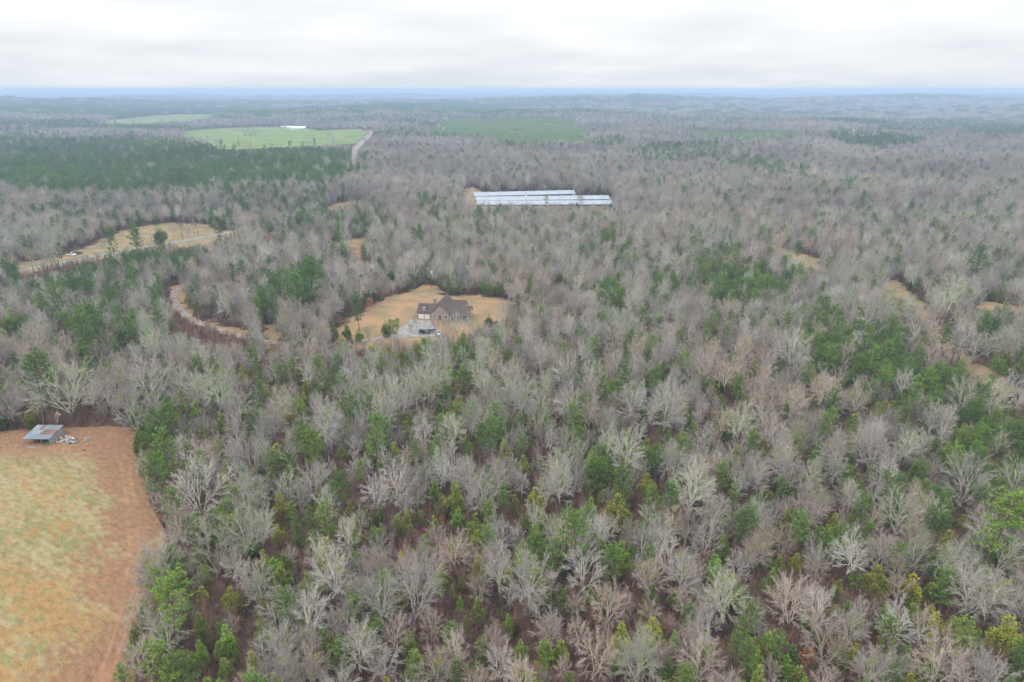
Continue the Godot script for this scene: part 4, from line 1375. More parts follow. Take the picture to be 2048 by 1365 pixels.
func make_small_things() -> void:
	car("suv", "black suv parked on the apron before the house", "car", at(849, 668) + Vector3.UP * 0.17, deg_to_rad(82), M.black_paint, "suv")
	car("suv", "dark grey suv parked right of the black suv", "car", at(861, 666) + Vector3.UP * 0.17, deg_to_rad(-70), M.grey_paint, "suv")
	car("sedan", "silver car parked at the right end of the apron", "car", at(876, 670) + Vector3.UP * 0.17, deg_to_rad(20), M.silver_paint, "sedan")
	car("pickup_truck", "black pickup truck parked behind the brown-roofed house", "truck", at(913, 591) + Vector3.UP * 0.08, deg_to_rad(96), M.black_paint, "pickup")
	car("pickup_truck", "white pickup truck stopped on the grass above the paved road", "truck", at(143, 512) + Vector3.UP * 0.08, deg_to_rad(75), M.white_paint, "pickup")
	# a dark utility trailer behind the white truck
	var tr := base("trailer", at(156, 509) + Vector3.UP * 0.08, deg_to_rad(75))
	tag(tr, "low dark trailer coupled to the white pickup truck", "trailer")
	boxpart("deck", M.grey_paint, tr, Vector3(0, 0.75, 0), Vector3(2.0, 0.14, 5.0))
	boxpart("side_rail", M.tyre, tr, Vector3(-0.98, 1.1, 0), Vector3(0.06, 0.55, 5.0))
	boxpart("side_rail", M.tyre, tr, Vector3(0.98, 1.1, 0), Vector3(0.06, 0.55, 5.0))
	boxpart("drawbar", M.tyre, tr, Vector3(0, 0.65, 3.1), Vector3(0.12, 0.12, 1.3))
	wheels(tr, 1.05, [-0.45, 0.45], 0.36)
	# utility poles
	for p in [[863, 576, 10.5, "wooden utility pole with a white transformer behind the house"], [672, 497, 9.0, "wooden utility pole in the grassy gap above the house"], [396, 472, 10.0, "wooden utility pole beside the far end of the paved road"], [304, 488, 10.0, "wooden utility pole beside the lone pines along the road"]]:
		var o := base("utility_pole", at(p[0], p[1]))
		tag(o, p[3], "utility pole", "utility poles")
		var b := MB.new()
		b.tube(Vector3(0, -0.3, 0), Vector3(0, p[2], 0), 0.17, 0.12, Color.WHITE, Color.WHITE, 8)
		b.cap(Vector3(0, p[2], 0), Vector3.UP, 0.12, Color.WHITE, 8)
		build(b, "pole", M.wood_pole, o)
		boxpart("crossarm", M.wood_pole, o, Vector3(0, p[2] - 0.6, 0.14), Vector3(2.2, 0.12, 0.1))
		for x in [-0.9, 0.0, 0.9]:
			var iz := MB.new()
			iz.drum(Vector3(x, p[2] - 0.54, 0.14), Vector3(x, p[2] - 0.34, 0.14), 0.06, Color.WHITE, 6)
			build(iz, "insulator", M.trim, o)
		if p[0] == 863:
			var tb := MB.new()
			tb.drum(Vector3(0.42, p[2] - 2.6, 0.2), Vector3(0.42, p[2] - 1.4, 0.2), 0.33, Color.WHITE, 12)
			build(tb, "transformer", M.white_paint, o)
	# a slender mast on the far slope
	var mast := base("radio_mast", at(822, 262))
	tag(mast, "slender lattice radio mast standing behind the left woods", "mast")
	var hm := 46.0
	var legs := [Vector3(-0.7, 0, -0.4), Vector3(0.7, 0, -0.4), Vector3(0, 0, 0.8)]
	for l in legs:
		var b := MB.new()
		b.tube(l, l * 0.4 + Vector3.UP * hm, 0.16, 0.12, Color.WHITE, Color.WHITE, 5)
		build(b, "leg", M.wood_pole, mast)
	var br := MB.new()
	for k in 14:
		for j in 3:
			var f := k / 14.0
			br.tube(legs[j] * (1.0 - 0.6 * f) + Vector3.UP * hm * f, legs[(j + 1) % 3] * (1.0 - 0.6 * (f + 1.0 / 14.0)) + Vector3.UP * hm * (f + 1.0 / 14.0), 0.07, 0.07, Color.WHITE, Color.WHITE, 3)
	build(br, "bracing", M.wood_pole, mast)
	for p in [[394, 643, "left dark post beside the gravel drive"], [404, 645, "right dark post beside the gravel drive"]]:
		var o := base("gate_post", at(p[0], p[1]))
		tag(o, p[2], "post", "posts beside the gravel drive")
		var b := MB.new()
		b.tube(Vector3.ZERO, Vector3(0, 1.7, 0), 0.16, 0.14, Color.WHITE, Color.WHITE, 8)
		build(b, "shaft", M.tyre, o)
		var c := MB.new()
		c.tube(Vector3(0, 1.7, 0), Vector3(0, 1.85, 0), 0.2, 0.02, Color.WHITE, Color.WHITE, 8)
		build(c, "cap", M.tyre, o)
	var tk := base("water_tank", at(993, 580))
	tag(tk, "upright white tank in the brush right of the house", "tank")
	var tb2 := MB.new()
	tb2.drum(Vector3(0, 0.3, 0), Vector3(0, 2.7, 0), 0.6, Color.WHITE, 14)
	build(tb2, "shell", M.white_paint, tk)
	var td := MB.new()
	td.tube(Vector3(0, 2.7, 0), Vector3(0, 3.0, 0), 0.6, 0.15, Color.WHITE, Color.WHITE, 14)
	build(td, "dome", M.white_paint, tk)
	boxpart("footing", M.concrete, tk, Vector3(0, 0.1, 0), Vector3(1.4, 0.4, 1.4))
	for p in [[296, 474, "dark cow grazing left in the road clearing"], [303, 470, "dark cow grazing right in the road clearing"]]:
		pass

func col_word(x: float) -> String:
	for c in [[330, "far left"], [640, "left"], [900, "left of centre"], [1150, "centre"], [1400, "right of centre"], [1720, "right"]]:
		if x < c[0]:
			return c[1]
	return "far right"

func row_word(y: float) -> String:
	for c in [[690, "upper half"], [780, "mid-height"], [860, "just below middle"], [940, "lower middle"], [1020, "upper foreground"], [1100, "lower third"], [1180, "low down"], [1270, "near bottom"]]:
		if y < c[0]:
			return c[1]
	return "bottom edge"

func make_woods(P: Dictionary, G: Dictionary) -> void:
	rng.seed = 777
	# ---- kinds of tree, a few of each
	# height, crown radius, crown base, limbs, sub-branches, twigs, lichen, how vase-like
	var b_spec := [
		[19.0, 3.4, 0.42, 32, 0.1, 0.1], [20.0, 3.7, 0.45, 34, 0.15, 0.2], [17.5, 3.6, 0.36, 34, 0.2, 0.5],
		[16.0, 4.4, 0.30, 38, 0.2, 0.7], [15.0, 4.2, 0.26, 38, 0.1, 0.8], [17.0, 4.2, 0.33, 36, 0.3, 0.7],
		[17.0, 2.4, 0.38, 26, 0.1, 0.2], [18.5, 2.6, 0.44, 26, 0.0, 0.0], [12.5, 6.0, 0.16, 40, 0.5, 1.2], [11.0, 2.6, 0.26, 26, 0.05, 0.6], [9.0, 2.0, 0.22, 22, 0.0, 0.6]]
	for s in b_spec:
		var g := grow_bare(s[0], s[1], s[2], s[3], 5, 7, 5, 1.0, s[4], s[5])
		var d := two_part(g[0], g[1], M.bark, M.twig)
		d.merge({"h": s[0], "r": s[1] * 1.22, "mid": (1.0 + s[2]) * 0.5})
		# mistletoe in some of the tall crowns
		if s[0] > 16.5 and s[1] > 3.3:
			var mb := MB.new()
			for k in 6:
				var a := rng.randf() * TAU
				var c := Vector3(cos(a) * s[1] * 0.55, s[0] * rng.randf_range(0.72, 0.97), sin(a) * s[1] * 0.55)
				for q in 40:
					var bd := wander(Vector3.UP * 0.2, 1.0)
					mb.blade(c + bd * 0.25, bd * 0.35, bd.cross(wander(Vector3.UP, 0.9)).normalized(), 0.09, Color(0.20, 0.23, 0.05), Color(0.27, 0.28, 0.07))
			d["mistletoe"] = mb.mesh(M.leaf)
			var w: ArrayMesh = d.whole
			w.add_surface_from_arrays(Mesh.PRIMITIVE_TRIANGLES, mb.arrays())
			w.surface_set_material(2, M.leaf)
		bare.append(d)
	for s in [[17.0, 2.9, 0.42, 0.03], [18.5, 2.8, 0.52, 0.03], [16.0, 3.1, 0.36, 0.06], [14.0, 2.5, 0.28, 0.04], [11.0, 2.1, 0.22, 0.03], [19.0, 3.4, 0.48, 0.09], [8.0, 1.7, 0.12, 0.03]]:
		var g := grow_pine(s[0], s[1], s[2], 13, 1.0, s[3])
		var d := two_part(g[0], g[1], M.bark, M.leaf)
		d.merge({"h": s[0], "r": s[1], "mid": lerpf(s[2], 1.0, 0.52)})
		pine.append(d)
	for s in [[9.0, 2.1, 2600, 0.6], [8.0, 1.9, 2300, 0.6], [7.0, 2.2, 2300, 0.42], [10.0, 2.1, 2600, 0.65], [6.0, 1.6, 1700, 0.5], [8.5, 2.7, 2900, 0.4]]:
		var g := grow_cedar(s[0], s[1], s[2], s[3], 1.0, 0.12)
		var d := two_part(g[0], g[1], M.bark, M.leaf)
		d.merge({"h": s[0], "r": s[1], "mid": 0.5})
		cedar.append(d)

	# ---- trees that can be picked out in the photograph
	for t in [[825, 1185, 58, 4, 0], [130, 782, 66, 8, 3], [335, 1268, 36, 9, 3], [1165, 1140, 46, 3, 0], [1062, 1165, 48, 0, 0], [1046, 800, 28, 0, 0], [960, 985, 34, 1, 0], [1122, 972, 34, 1, 5], [1385, 985, 50, 3, 3], [1290, 1085, 25, 6, 0], [1360, 1150, 36, 1, 5], [1455, 1200, 44, 5, 3], [790, 968, 40, 4, 0], [622, 965, 36, 3, 0], [650, 850, 36, 0, 5], [430, 775, 42, 5, 3], [665, 1150, 46, 2, 0], [1005, 1070, 36, 4, 0], [1212, 1215, 38, 4, 2], [1640, 1118, 30, 4, 0], [1830, 1108, 32, 4, 3], [1898, 1128, 28, 2, 3], [1998, 1112, 60, 8, 3], [1585, 1205, 46, 3, 2], [1190, 1312, 42, 4, 2], [720, 1292, 36, 0, 0], [1800, 1028, 40, 3, 3], [1930, 962, 44, 3, 0], [1752, 905, 40, 4, 0], [395, 985, 74, 8, 0], [480, 1060, 50, 5, 3], [430, 1110, 60, 8, 3], [560, 820, 30, 2, 2], [1000, 1330, 30, 9, 0], [1280, 1330, 50, 5, 3], [1090, 1265, 30, 9, 2], [900, 930, 26, 6, 0], [910, 860, 30, 1, 3], [850, 870, 26, 9, 0], [1260, 800, 34, 1, 5], [1330, 810, 40, 1, 5], [1180, 830, 26, 2, 2], [1480, 850, 30, 2, 3], [1340, 930, 34, 5, 0], [1250, 900, 36, 1, 0], [1130, 890, 30, 4, 0], [260, 820, 40, 5, 0], [300, 760, 40, 3, 0], [200, 790, 34, 2, 4], [1590, 690, 40, 5, 0], [1700, 1110, 30, 0, 5], [1760, 1105, 34, 3, 0], [1940, 1190, 40, 3, 3], [1650, 1290, 46, 3, 2], [1880, 1320, 50, 5, 2], [1400, 1320, 46, 4, 2], [860, 1255, 26, 9, 2], [770, 1330, 34, 9, 0], [560, 1290, 34, 2, 0], [620, 1230, 30, 6, 0], [520, 1180, 30, 9, 3], [960, 1180, 28, 9, 2],
		# bare trees that stand along the near side of the house
		[872, 652, 13, 6, 0], [890, 650, 14, 2, 4], [915, 648, 13, 6, 0], [938, 650, 14, 0, 0], [905, 664, 12, 10, 2], [832, 640, 9, 10, 4], [1012, 622, 18, 2, 0], [1000, 640, 10, 6, 0], [736, 668, 8, 10, 4], [820, 655, 7, 10, 4],
		[345, 457, 9, 3, 1], [361, 455, 8, 2, 4], [374, 460, 8, 4, 1], [386, 452, 7, 10, 4], [206, 492, 6, 10, 4], [600, 625, 26, 5, 4], [1700, 610, 30, 3, 3], [1780, 615, 34, 5, 3], [1900, 590, 30, 5, 3], [1955, 690, 40, 8, 3], [1860, 720, 26, 4, 2], [1830, 650, 22, 7, 3], [1740, 625, 22, 6, 0], [1760, 640, 26, 2, 3], [1925, 790, 30, 3, 3], [1990, 800, 30, 3, 3]]:
		plant_px("bare", t[0], t[1], t[2], t[3], t[4])
	for t in [[320, 838, 20, 5, 0], [312, 880, 18, 2, 1], [333, 905, 22, 3, 0], [305, 945, 22, 2, 1], [322, 1205, 34, 5, 2], [351, 1140, 22, 3, 0], [327, 1338, 32, 2, 2], [370, 1342, 20, 3, 0], [14, 775, 24, 5, 1], [647, 763, 15, 0, 0], [502, 851, 14, 3, 1], [525, 787, 12, 3, 1], [748, 869, 24, 1, 0], [766, 863, 18, 0, 1], [889, 880, 15, 0, 0], [719, 942, 13, 1, 2], [596, 1062, 15, 3, 0], [926, 755, 14, 3, 0], [979, 866, 20, 0, 1], [962, 870, 15, 1, 1], [997, 862, 15, 0, 1], [1184, 942, 20, 2, 0], [1205, 952, 18, 3, 0], [1249, 970, 22, 3, 0], [1304, 1010, 18, 4, 0], [1165, 1060, 32, 5, 0], [1114, 1110, 22, 2, 0], [1223, 1121, 22, 2, 0], [1124, 1203, 14, 4, 0], [1089, 1315, 17, 3, 2], [1310, 757, 15, 3, 0], [1474, 772, 14, 0, 0], [1408, 768, 10, 0, 0], [1445, 948, 17, 2, 2], [1495, 1236, 20, 1, 0], [1477, 1286, 18, 1, 0], [1498, 1312, 20, 0, 0], [1680, 1088, 22, 2, 0], [1712, 1085, 14, 0, 0], [1632, 1077, 11, 4, 0], [1865, 1045, 17, 3, 1], [1988, 1030, 36, 5, 2], [1975, 1102, 16, 4, 2], [1710, 1158, 12, 4, 0], [1892, 1171, 20, 2, 0], [1777, 1265, 20, 2, 2], [1528, 1176, 9, 1, 0], [1050, 1045, 10, 0, 0],
		[780, 653, 9, 1, 0], [788, 655, 9, 0, 2], [793, 648, 7, 1, 0], [715, 613, 14, 3, 1], [619, 556, 20, 3, 1], [575, 572, 18, 2, 1], [590, 580, 18, 3, 1], [585, 745, 14, 4, 2], [115, 603, 18, 2, 0], [160, 660, 24, 2, 1], [182, 640, 18, 3, 1], [258, 661, 13, 4, 2], [1215, 585, 18, 2, 1],
		[222, 482, 12, 2, 1], [268, 470, 12, 2, 1], [276, 476, 10, 1, 1], [437, 455, 11, 1, 1], [690, 507, 6, 3, 1], [728, 505, 8, 3, 1], [1960, 520, 14, 2, 1]]:
		plant_px("pine", t[0], t[1], t[2], t[3], t[4])
	for t in [[395, 831, 17, 5, 0], [487, 755, 12, 1, 1], [443, 857, 13, 3, 0], [572, 837, 17, 5, 1], [609, 828, 10, 1, 3], [631, 796, 11, 5, 0], [684, 913, 16, 5, 0], [810, 880, 9, 0, 0], [816, 925, 11, 2, 1], [561, 1021, 20, 5, 1], [582, 1030, 16, 2, 0], [555, 1072, 14, 2, 1], [836, 1004, 14, 5, 0], [871, 995, 16, 0, 3], [795, 1053, 14, 2, 3], [760, 1033, 11, 1, 0], [734, 1042, 11, 0, 0], [763, 1066, 10, 1, 3], [868, 1056, 12, 0, 0], [842, 1039, 12, 2, 3], [886, 1014, 14, 2, 0], [1046, 939, 18, 5, 0], [1081, 933, 14, 2, 0], [1043, 966, 12, 2, 0], [1293, 975, 18, 5, 1], [1234, 1028, 26, 5, 1], [1205, 1002, 14, 2, 1], [918, 1046, 18, 2, 3], [1029, 1016, 13, 0, 1], [1043, 1052, 10, 3, 0], [1424, 840, 11, 2, 0], [1060, 890, 8, 1, 3], [1162, 1216, 15, 2, 0], [1180, 1195, 14, 5, 3], [1016, 1253, 12, 3, 3], [1284, 1241, 8, 3, 3], [1348, 1290, 13, 3, 3], [1041, 1302, 14, 2, 0], [1335, 1343, 13, 3, 3], [1393, 1193, 9, 4, 3], [1175, 1262, 8, 1, 0], [1894, 1093, 18, 5, 1], [1924, 1053, 13, 2, 0], [1752, 1168, 22, 5, 1], [1822, 1184, 20, 2, 1], [1668, 1233, 14, 5, 0], [1707, 1327, 16, 3, 1], [1571, 1341, 17, 2, 3], [2009, 1280, 26, 5, 1], [1592, 1131, 14, 2, 1], [1902, 1256, 13, 2, 0], [409, 1156, 16, 2, 0], [463, 1203, 18, 5, 1], [405, 1193, 11, 4, 1], [378, 1228, 14, 0, 3], [402, 1262, 16, 3, 0], [412, 1280, 12, 1, 0], [456, 1293, 20, 0, 3], [402, 1313, 14, 3, 3], [450, 1341, 15, 2, 0], [780, 553, 12, 2, 2], [772, 658, 11, 2, 0], [668, 665, 9, 1, 0], [693, 666, 10, 3, 2], [717, 673, 9, 2, 3], [978, 645, 10, 2, 2], [1030, 655, 11, 2, 0], [1120, 556, 10, 2, 1], [25, 645, 14, 5, 3], [318, 472, 12, 2, 2], [245, 672, 14, 2, 2], [210, 690, 12, 2, 2], [925, 746, 12, 2, 3], [1320, 868, 10, 1, 0], [1385, 860, 12, 2, 0], [700, 1020, 10, 1, 1], [850, 1215, 8, 3, 3], [905, 1190, 9, 3, 0], [925, 1170, 11, 2, 1], [920, 1215, 10, 3, 3], [955, 1225, 15, 0, 0], [930, 1250, 10, 1, 0]]:
		plant_px("cedar", t[0], t[1], t[2], t[3], t[4])

	# ---- the rest of the woods near by: a jittered grid, thinned where crowns would meet
	var sp := 2.7
	var z := -34.0
	while z > -560.0:
		var half := -z * 1.0 + 70.0
		var x := -half
		while x < half:
			var p2 := Vector2(x + rng.randf_range(-0.5, 0.5) * sp, z + rng.randf_range(-0.5, 0.5) * sp)
			x += sp
			var y := T(p2.x, p2.y)
			var foot := px_of(Vector3(p2.x, y, p2.y))
			if foot.x < -1100 or foot.x > 3150 or foot.y > 3200:
				continue
			if on_open_ground(p2):
				continue
			var kind := kind_for(px_of(Vector3(p2.x, y + 9.0, p2.y)), p2.x, p2.y)
			var list: Array = {"bare": bare, "pine": pine, "cedar": cedar}[kind]
			var v: int = rng.randi() % list.size()
			if kind == "bare":
				if v == 8 and rng.randf() < 0.8: v = 3
				if v < 6 and rng.randf() < 0.3: v = 9 + rng.randi() % 2
			var s := rng.randf_range(0.58, 0.92) * (1.2 if kind == "cedar" else 0.95 if kind == "pine" else 1.0) * (1.0 + 0.2 * n_tone.get_noise_2d(p2.x, p2.y))
			var pr: Dictionary = list[v]
			var rr: float = pr.r * s
			if not near_ok(p2, rr, 0.52 if kind == "bare" else 0.55):
				continue
			var top := px_of(Vector3(p2.x, y + pr.h * s * 0.97, p2.y))
			if is_open(top, px_of(Vector3(p2.x, y + pr.h * s * 0.6, p2.y)), foot):
				continue
			var away := Vector3(p2.x, y, p2.y).distance_to(EYE)
			if v < 9 and hides(top, px_of(Vector3(p2.x, y + pr.h * s * 0.3, p2.y)), rr * FOCAL / away, away):
				continue
			occupy(p2, rr)
			var tone := 0
			var nn := n_tone.get_noise_2d(p2.x * 2.0, p2.y * 2.0) + rng.randf_range(-0.3, 0.3)
			if kind == "bare":
				tone = 2 if nn > 0.34 else 3 if nn < -0.36 else [0, 0, 1, 1, 4, 5, 2][rng.randi() % 7]
			elif kind == "pine":
				tone = 1 if foot.y < 640 and foot.x < 900 else [0, 0, 1, 2][rng.randi() % 4]
			else:
				tone = [0, 0, 1, 2, 3][rng.randi() % 5] if foot.y > 700 else [0, 2, 2][rng.randi() % 3]
			plant(kind, Vector3(p2.x, y - 0.15, p2.y), v, s, tone)
		z -= sp

	# ---- farther out to two and a half kilometres, wider spaced
	z = -560.0
	while z > -2600.0:
		var s2 := 4.6 + 3.2 * smoothstep(-600.0, -2400.0, z)
		var half := -z * 0.92 + 60.0
		var x := -half
		while x < half:
			var p2 := Vector2(x + rng.randf_range(-0.55, 0.55) * s2, z + rng.randf_range(-0.55, 0.55) * s2)
			x += s2
			if on_open_ground(p2) and rng.randf() < 0.985:
				continue
			var y := T(p2.x, p2.y)
			var foot := px_of(Vector3(p2.x, y, p2.y))
			var kind := kind_for(px_of(Vector3(p2.x, y + 9.0, p2.y)), p2.x, p2.y)
			var list: Array = {"bare": bare, "pine": pine, "cedar": cedar}[kind]
			var v: int = rng.randi() % list.size()
			if kind == "pine": v = rng.randi() % 6
			var s := rng.randf_range(0.72, 1.08) * (1.0 + 0.3 * n_tone.get_noise_2d(p2.x * 0.6, p2.y * 0.6))
			var pr: Dictionary = list[v]
			if is_open(px_of(Vector3(p2.x, y + pr.h * s * 0.95, p2.y)), px_of(Vector3(p2.x, y + pr.h * s * 0.5, p2.y)), foot) and rng.randf() < 0.98:
				continue
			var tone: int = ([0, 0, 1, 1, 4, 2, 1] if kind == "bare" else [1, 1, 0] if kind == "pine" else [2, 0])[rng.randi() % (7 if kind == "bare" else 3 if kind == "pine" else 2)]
			plant(kind, Vector3(p2.x, y - 0.2, p2.y), v, s, tone)["lum"] *= 1.0 + 0.32 * n_mix.get_noise_2d(p2.x * 0.5, p2.y * 0.35)
		z -= s2

	# the clump that stands in the bright green field
	for k in 9:
		var p := at(490 + k * 3.6, 272.0 + 1.5 * (k % 2))
		plant("bare" if k % 3 else "cedar", p, k % 5, rng.randf_range(0.7, 1.0), 1)

	# ---- single trees: of each kind the 300 that show largest
	var picked := {"bare": [], "pine": [], "cedar": []}
	var rest := {}
	for kind in ["bare", "pine", "cedar"]:
		var list: Array = {"bare": bare, "pine": pine, "cedar": cedar}[kind]
		var all: Array = trees[kind]
		for t in all:
			var pr: Dictionary = list[t.v]
			t["q"] = px_of(t.p + Vector3.UP * pr.h * t.s * pr.mid)
			t["tall"] = pr.h * t.s
			t["seen"] = pr.r * t.s * pr.h * t.s / (t.d * t.d) if t.q.x > -12 and t.q.x < 2060 and t.q.y < 1385 else 0.0
		all.sort_custom(func(a, b): return a.seen > b.seen)
		picked[kind] = all.slice(0, 300)
		rest[kind] = all.slice(300)
	label_trees(picked)
	var protos := {}
	for kind in ["bare", "pine", "cedar"]:
		var list: Array = {"bare": bare, "pine": pine, "cedar": cedar}[kind]
		var tones: Array = {"bare": bare_tone, "pine": pine_tone, "cedar": cedar_tone}[kind]
		var crown_m := []
		for c in tones:
			for l in [0.84, 1.0, 1.14]:
				var m: StandardMaterial3D = (M.twig if kind == "bare" else M.leaf).duplicate()
				m.albedo_color = ((c as Color) * l).linear_to_srgb()
				crown_m.append(m)
		var called: String = {"bare": "bare_tree", "pine": "pine_tree", "cedar": "cedar_tree"}[kind]
		for t in picked[kind]:
			var key: String = kind + str(t.v)
			var o: Node3D
			if protos.has(key):
				o = protos[key].duplicate()
				o.name = numbered(called)
				add_child(o, true)
			else:
				o = base(called, Vector3.ZERO)
				var pr: Dictionary = list[t.v]
				part("trunk", pr.trunk, o)
				part("crown", pr.crown, o)
				if pr.has("mistletoe"):
					part("mistletoe", pr.mistletoe, o).set_meta("kind", "stuff")
				protos[key] = o
			o.position = t.p
			o.rotation.y = t.turn
			o.scale = Vector3.ONE * t.s
			(o.get_child(1) as MeshInstance3D).material_override = crown_m[t.tone * 3 + rng.randi() % 3]
			tag(o, t.label, {"bare": "bare tree", "pine": "pine tree", "cedar": "cedar tree"}[kind], {"bare": "bare hardwoods of the near woods", "pine": "pines of the near woods", "cedar": "cedars of the near woods"}[kind])
	forest("hardwood_forest", "grey-brown bare hardwood forest stretching back towards the ridges", "forest", bare.map(func(d): return d.whole), rest.bare, bare_tone, "hardwoods")
	forest("pine_forest", "dark green pine stands among the bare woods", "forest", pine.map(func(d): return d.whole), rest.pine, pine_tone, "pines")
	forest("cedar_undergrowth", "small olive cedars scattered under the bare woods", "forest", cedar.map(func(d): return d.whole), rest.cedar, cedar_tone, "cedars")

	# ---- young pine plantation in rows
	var youngs := []
	for s in [[6.5, 1.7], [5.6, 1.5]]:
		var g := grow_pine(s[0], s[1], 0.1, 5, 1.9)
		youngs.append(two_part(g[0], g[1], M.bark, M.leaf).whole)
	var spots := []
	for k in ["young_a", "young_b"]:
		var poly: PackedVector2Array = G[k]
		var bb := bounds(poly)
		var row := 0
		var zz := bb.position.y
		while zz < bb.end.y:
			var x := bb.position.x
			while x < bb.end.x:
				var p2 := Vector2(x + rng.randf_range(-0.6, 0.6), zz + rng.randf_range(-0.5, 0.5) + 0.12 * (x - bb.position.x))
				x += 3.6
				if not Geometry2D.is_point_in_polygon(p2, poly) or rng.randf() < 0.12 or n_mix.get_noise_2d(p2.x * 0.8, p2.y * 0.8) > 0.24:
					continue
				spots.append({"v": rng.randi() % 2, "p": Vector3(p2.x, T(p2.x, p2.y), p2.y), "s": rng.randf_range(0.7, 1.2), "turn": rng.randf() * TAU, "tone": 0})
			zz += 5.2
			row += 1
	forest("pine_plantation", "dull green young pine plantation in rows on the far slope", "plantation", youngs, spots, [Color(1.25, 1.2, 1.15)], "young_pines")

	# ---- far woods: 40 m patches of many simpler trees
	var hard := []
	var soft := []
	for v in 3:
		var mb := MB.new()
		var sources := []
		for k in 4:
			var g := grow_bare(rng.randf_range(15, 19), rng.randf_range(4.0, 5.2), 0.35, 16, 3, 3, 0, 3.4, 0.1)
			g[1].append_from(g[0], Transform3D())
			sources.append(g[1])
		for i in 5:
			for j in 5:
				var c: Color = bare_tone[rng.randi() % 5]
				mb.append_from(sources[rng.randi() % 4], Transform3D(Basis(Vector3.UP, rng.randf() * TAU).scaled(Vector3.ONE * rng.randf_range(0.75, 1.15)), Vector3((i - 2) * 8.4 + rng.randf_range(-3, 3), 0, (j - 2) * 8.4 + rng.randf_range(-3, 3))), c)
		hard.append(mb.mesh(M.twig))
		var pb := MB.new()
		var ps := []
		for k in 3:
			var g := grow_pine(rng.randf_range(14, 19), rng.randf_range(2.6, 3.2), 0.3, 5, 2.2)
			g[1].append_from(g[0], Transform3D())
			ps.append(g[1])
		for i in 6:
			for j in 6:
				pb.append_from(ps[rng.randi() % 3], Transform3D(Basis(Vector3.UP, rng.randf() * TAU).scaled(Vector3.ONE * rng.randf_range(0.75, 1.15)), Vector3((i - 2.5) * 6.8 + rng.randf_range(-2.5, 2.5), 0, (j - 2.5) * 6.8 + rng.randf_range(-2.5, 2.5))), pine_tone[k_mod(i * 7 + j, 2)])
		soft.append(pb.mesh(M.leaf))
	var far_hard := []
	var far_soft := []
	z = -2600.0
	while z > -29500.0:
		var patch := 40.0 if z > -7000.0 else 72.0
		var half := -z * 0.86
		var x := -half
		while x < half:
			var p2 := Vector2(x + rng.randf_range(-0.3, 0.3) * patch, z + rng.randf_range(-0.3, 0.3) * patch)
			x += patch
			if on_open_ground(p2):
				continue
			var y := T(p2.x, p2.y)
			var q := px_of(Vector3(p2.x, y + 10.0, p2.y))
			if is_open(q, q, px_of(Vector3(p2.x, y, p2.y))):
				continue
			# a few far fields stay open
			if n_mix.get_noise_2d(p2.x * 0.11, p2.y * 0.11) > 0.40 and z < -3600.0:
				continue
			var k := kind_for(q, p2.x * 0.4, p2.y * 0.4)
			var s := rng.randf_range(0.9, 1.15)
			var t := {"v": rng.randi() % 3, "p": Vector3(p2.x, y - 0.5, p2.y), "s": s * patch / 40.0, "sy": 40.0 / patch * rng.randf_range(0.85, 1.25), "turn": rng.randf() * TAU, "tone": rng.randi() % 2}
			(far_soft if k != "bare" else far_hard).append(t)
		z -= patch
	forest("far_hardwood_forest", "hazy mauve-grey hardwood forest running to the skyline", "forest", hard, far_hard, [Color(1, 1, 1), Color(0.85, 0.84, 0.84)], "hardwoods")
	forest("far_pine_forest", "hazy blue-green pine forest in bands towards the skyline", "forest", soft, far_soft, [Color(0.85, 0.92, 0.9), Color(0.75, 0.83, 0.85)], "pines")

	# ---- brush under the near trees
	var brush := [
		grow_brush(4.5, 8, 18, 0, Color.WHITE, Color.WHITE).mesh(M.twig), grow_brush(3.2, 9, 12, 0, Color.WHITE, Color.WHITE, 0.1, 0.7).mesh(M.twig), grow_brush(6.0, 7, 24, 0, Color.WHITE, Color.WHITE, 0.1, 0.3).mesh(M.twig),
		grow_brush(3.6, 5, 9, 4, Color(0.30, 0.13, 0.055), Color(0.36, 0.20, 0.10)).mesh(M.leaf), grow_brush(2.2, 7, 8, 5, Color(0.085, 0.12, 0.035), Color(0.16, 0.20, 0.07)).mesh(M.leaf)]
	var bs := []
	z = -50.0
	while z > -620.0:
		var s3 := 1.75 + 2.6 * smoothstep(-150.0, -600.0, z)
		var half := -z * 0.95 + 40.0
		var x := -half
		while x < half:
			var p2 := Vector2(x + rng.randf_range(-0.6, 0.6) * s3, z + rng.randf_range(-0.6, 0.6) * s3)
			x += s3
			var nn := n_mix.get_noise_2d(p2.x * 4.0, p2.y * 4.0)
			if nn < -0.45 or on_open_ground(p2):
				continue
			var v: int = [0, 0, 1, 1, 2, 2, 4, 0, 4, 0][rng.randi() % 10]
			if nn > 0.3 and rng.randf() < 0.2: v = 3
			if rng.randf() < 0.02: v = 3
			bs.append({"v": v, "p": Vector3(p2.x, T(p2.x, p2.y) - 0.05, p2.y), "s": rng.randf_range(0.6, 1.25), "turn": rng.randf() * TAU, "tone": rng.randi() % 4})
		z -= s3
	forest("undergrowth", "mauve-brown leafless brush between the trees", "undergrowth", brush, bs, [Color(0.9, 0.82, 0.78), Color(0.55, 0.46, 0.43), Color(1.05, 0.86, 0.77), Color(0.95, 0.70, 0.60)], "brush")

	# ---- leafy thickets: green and tan shrubs behind the house and in the clearings
	var sh := [grow_brush(3.4, 9, 12, 6, Color(0.13, 0.155, 0.05), Color(0.21, 0.22, 0.09), 0.2, 0.8).mesh(M.leaf), grow_brush(3.0, 9, 12, 4, Color(0.23, 0.21, 0.12), Color(0.30, 0.27, 0.17), 0.16, 0.8).mesh(M.leaf)]
	var ss := []
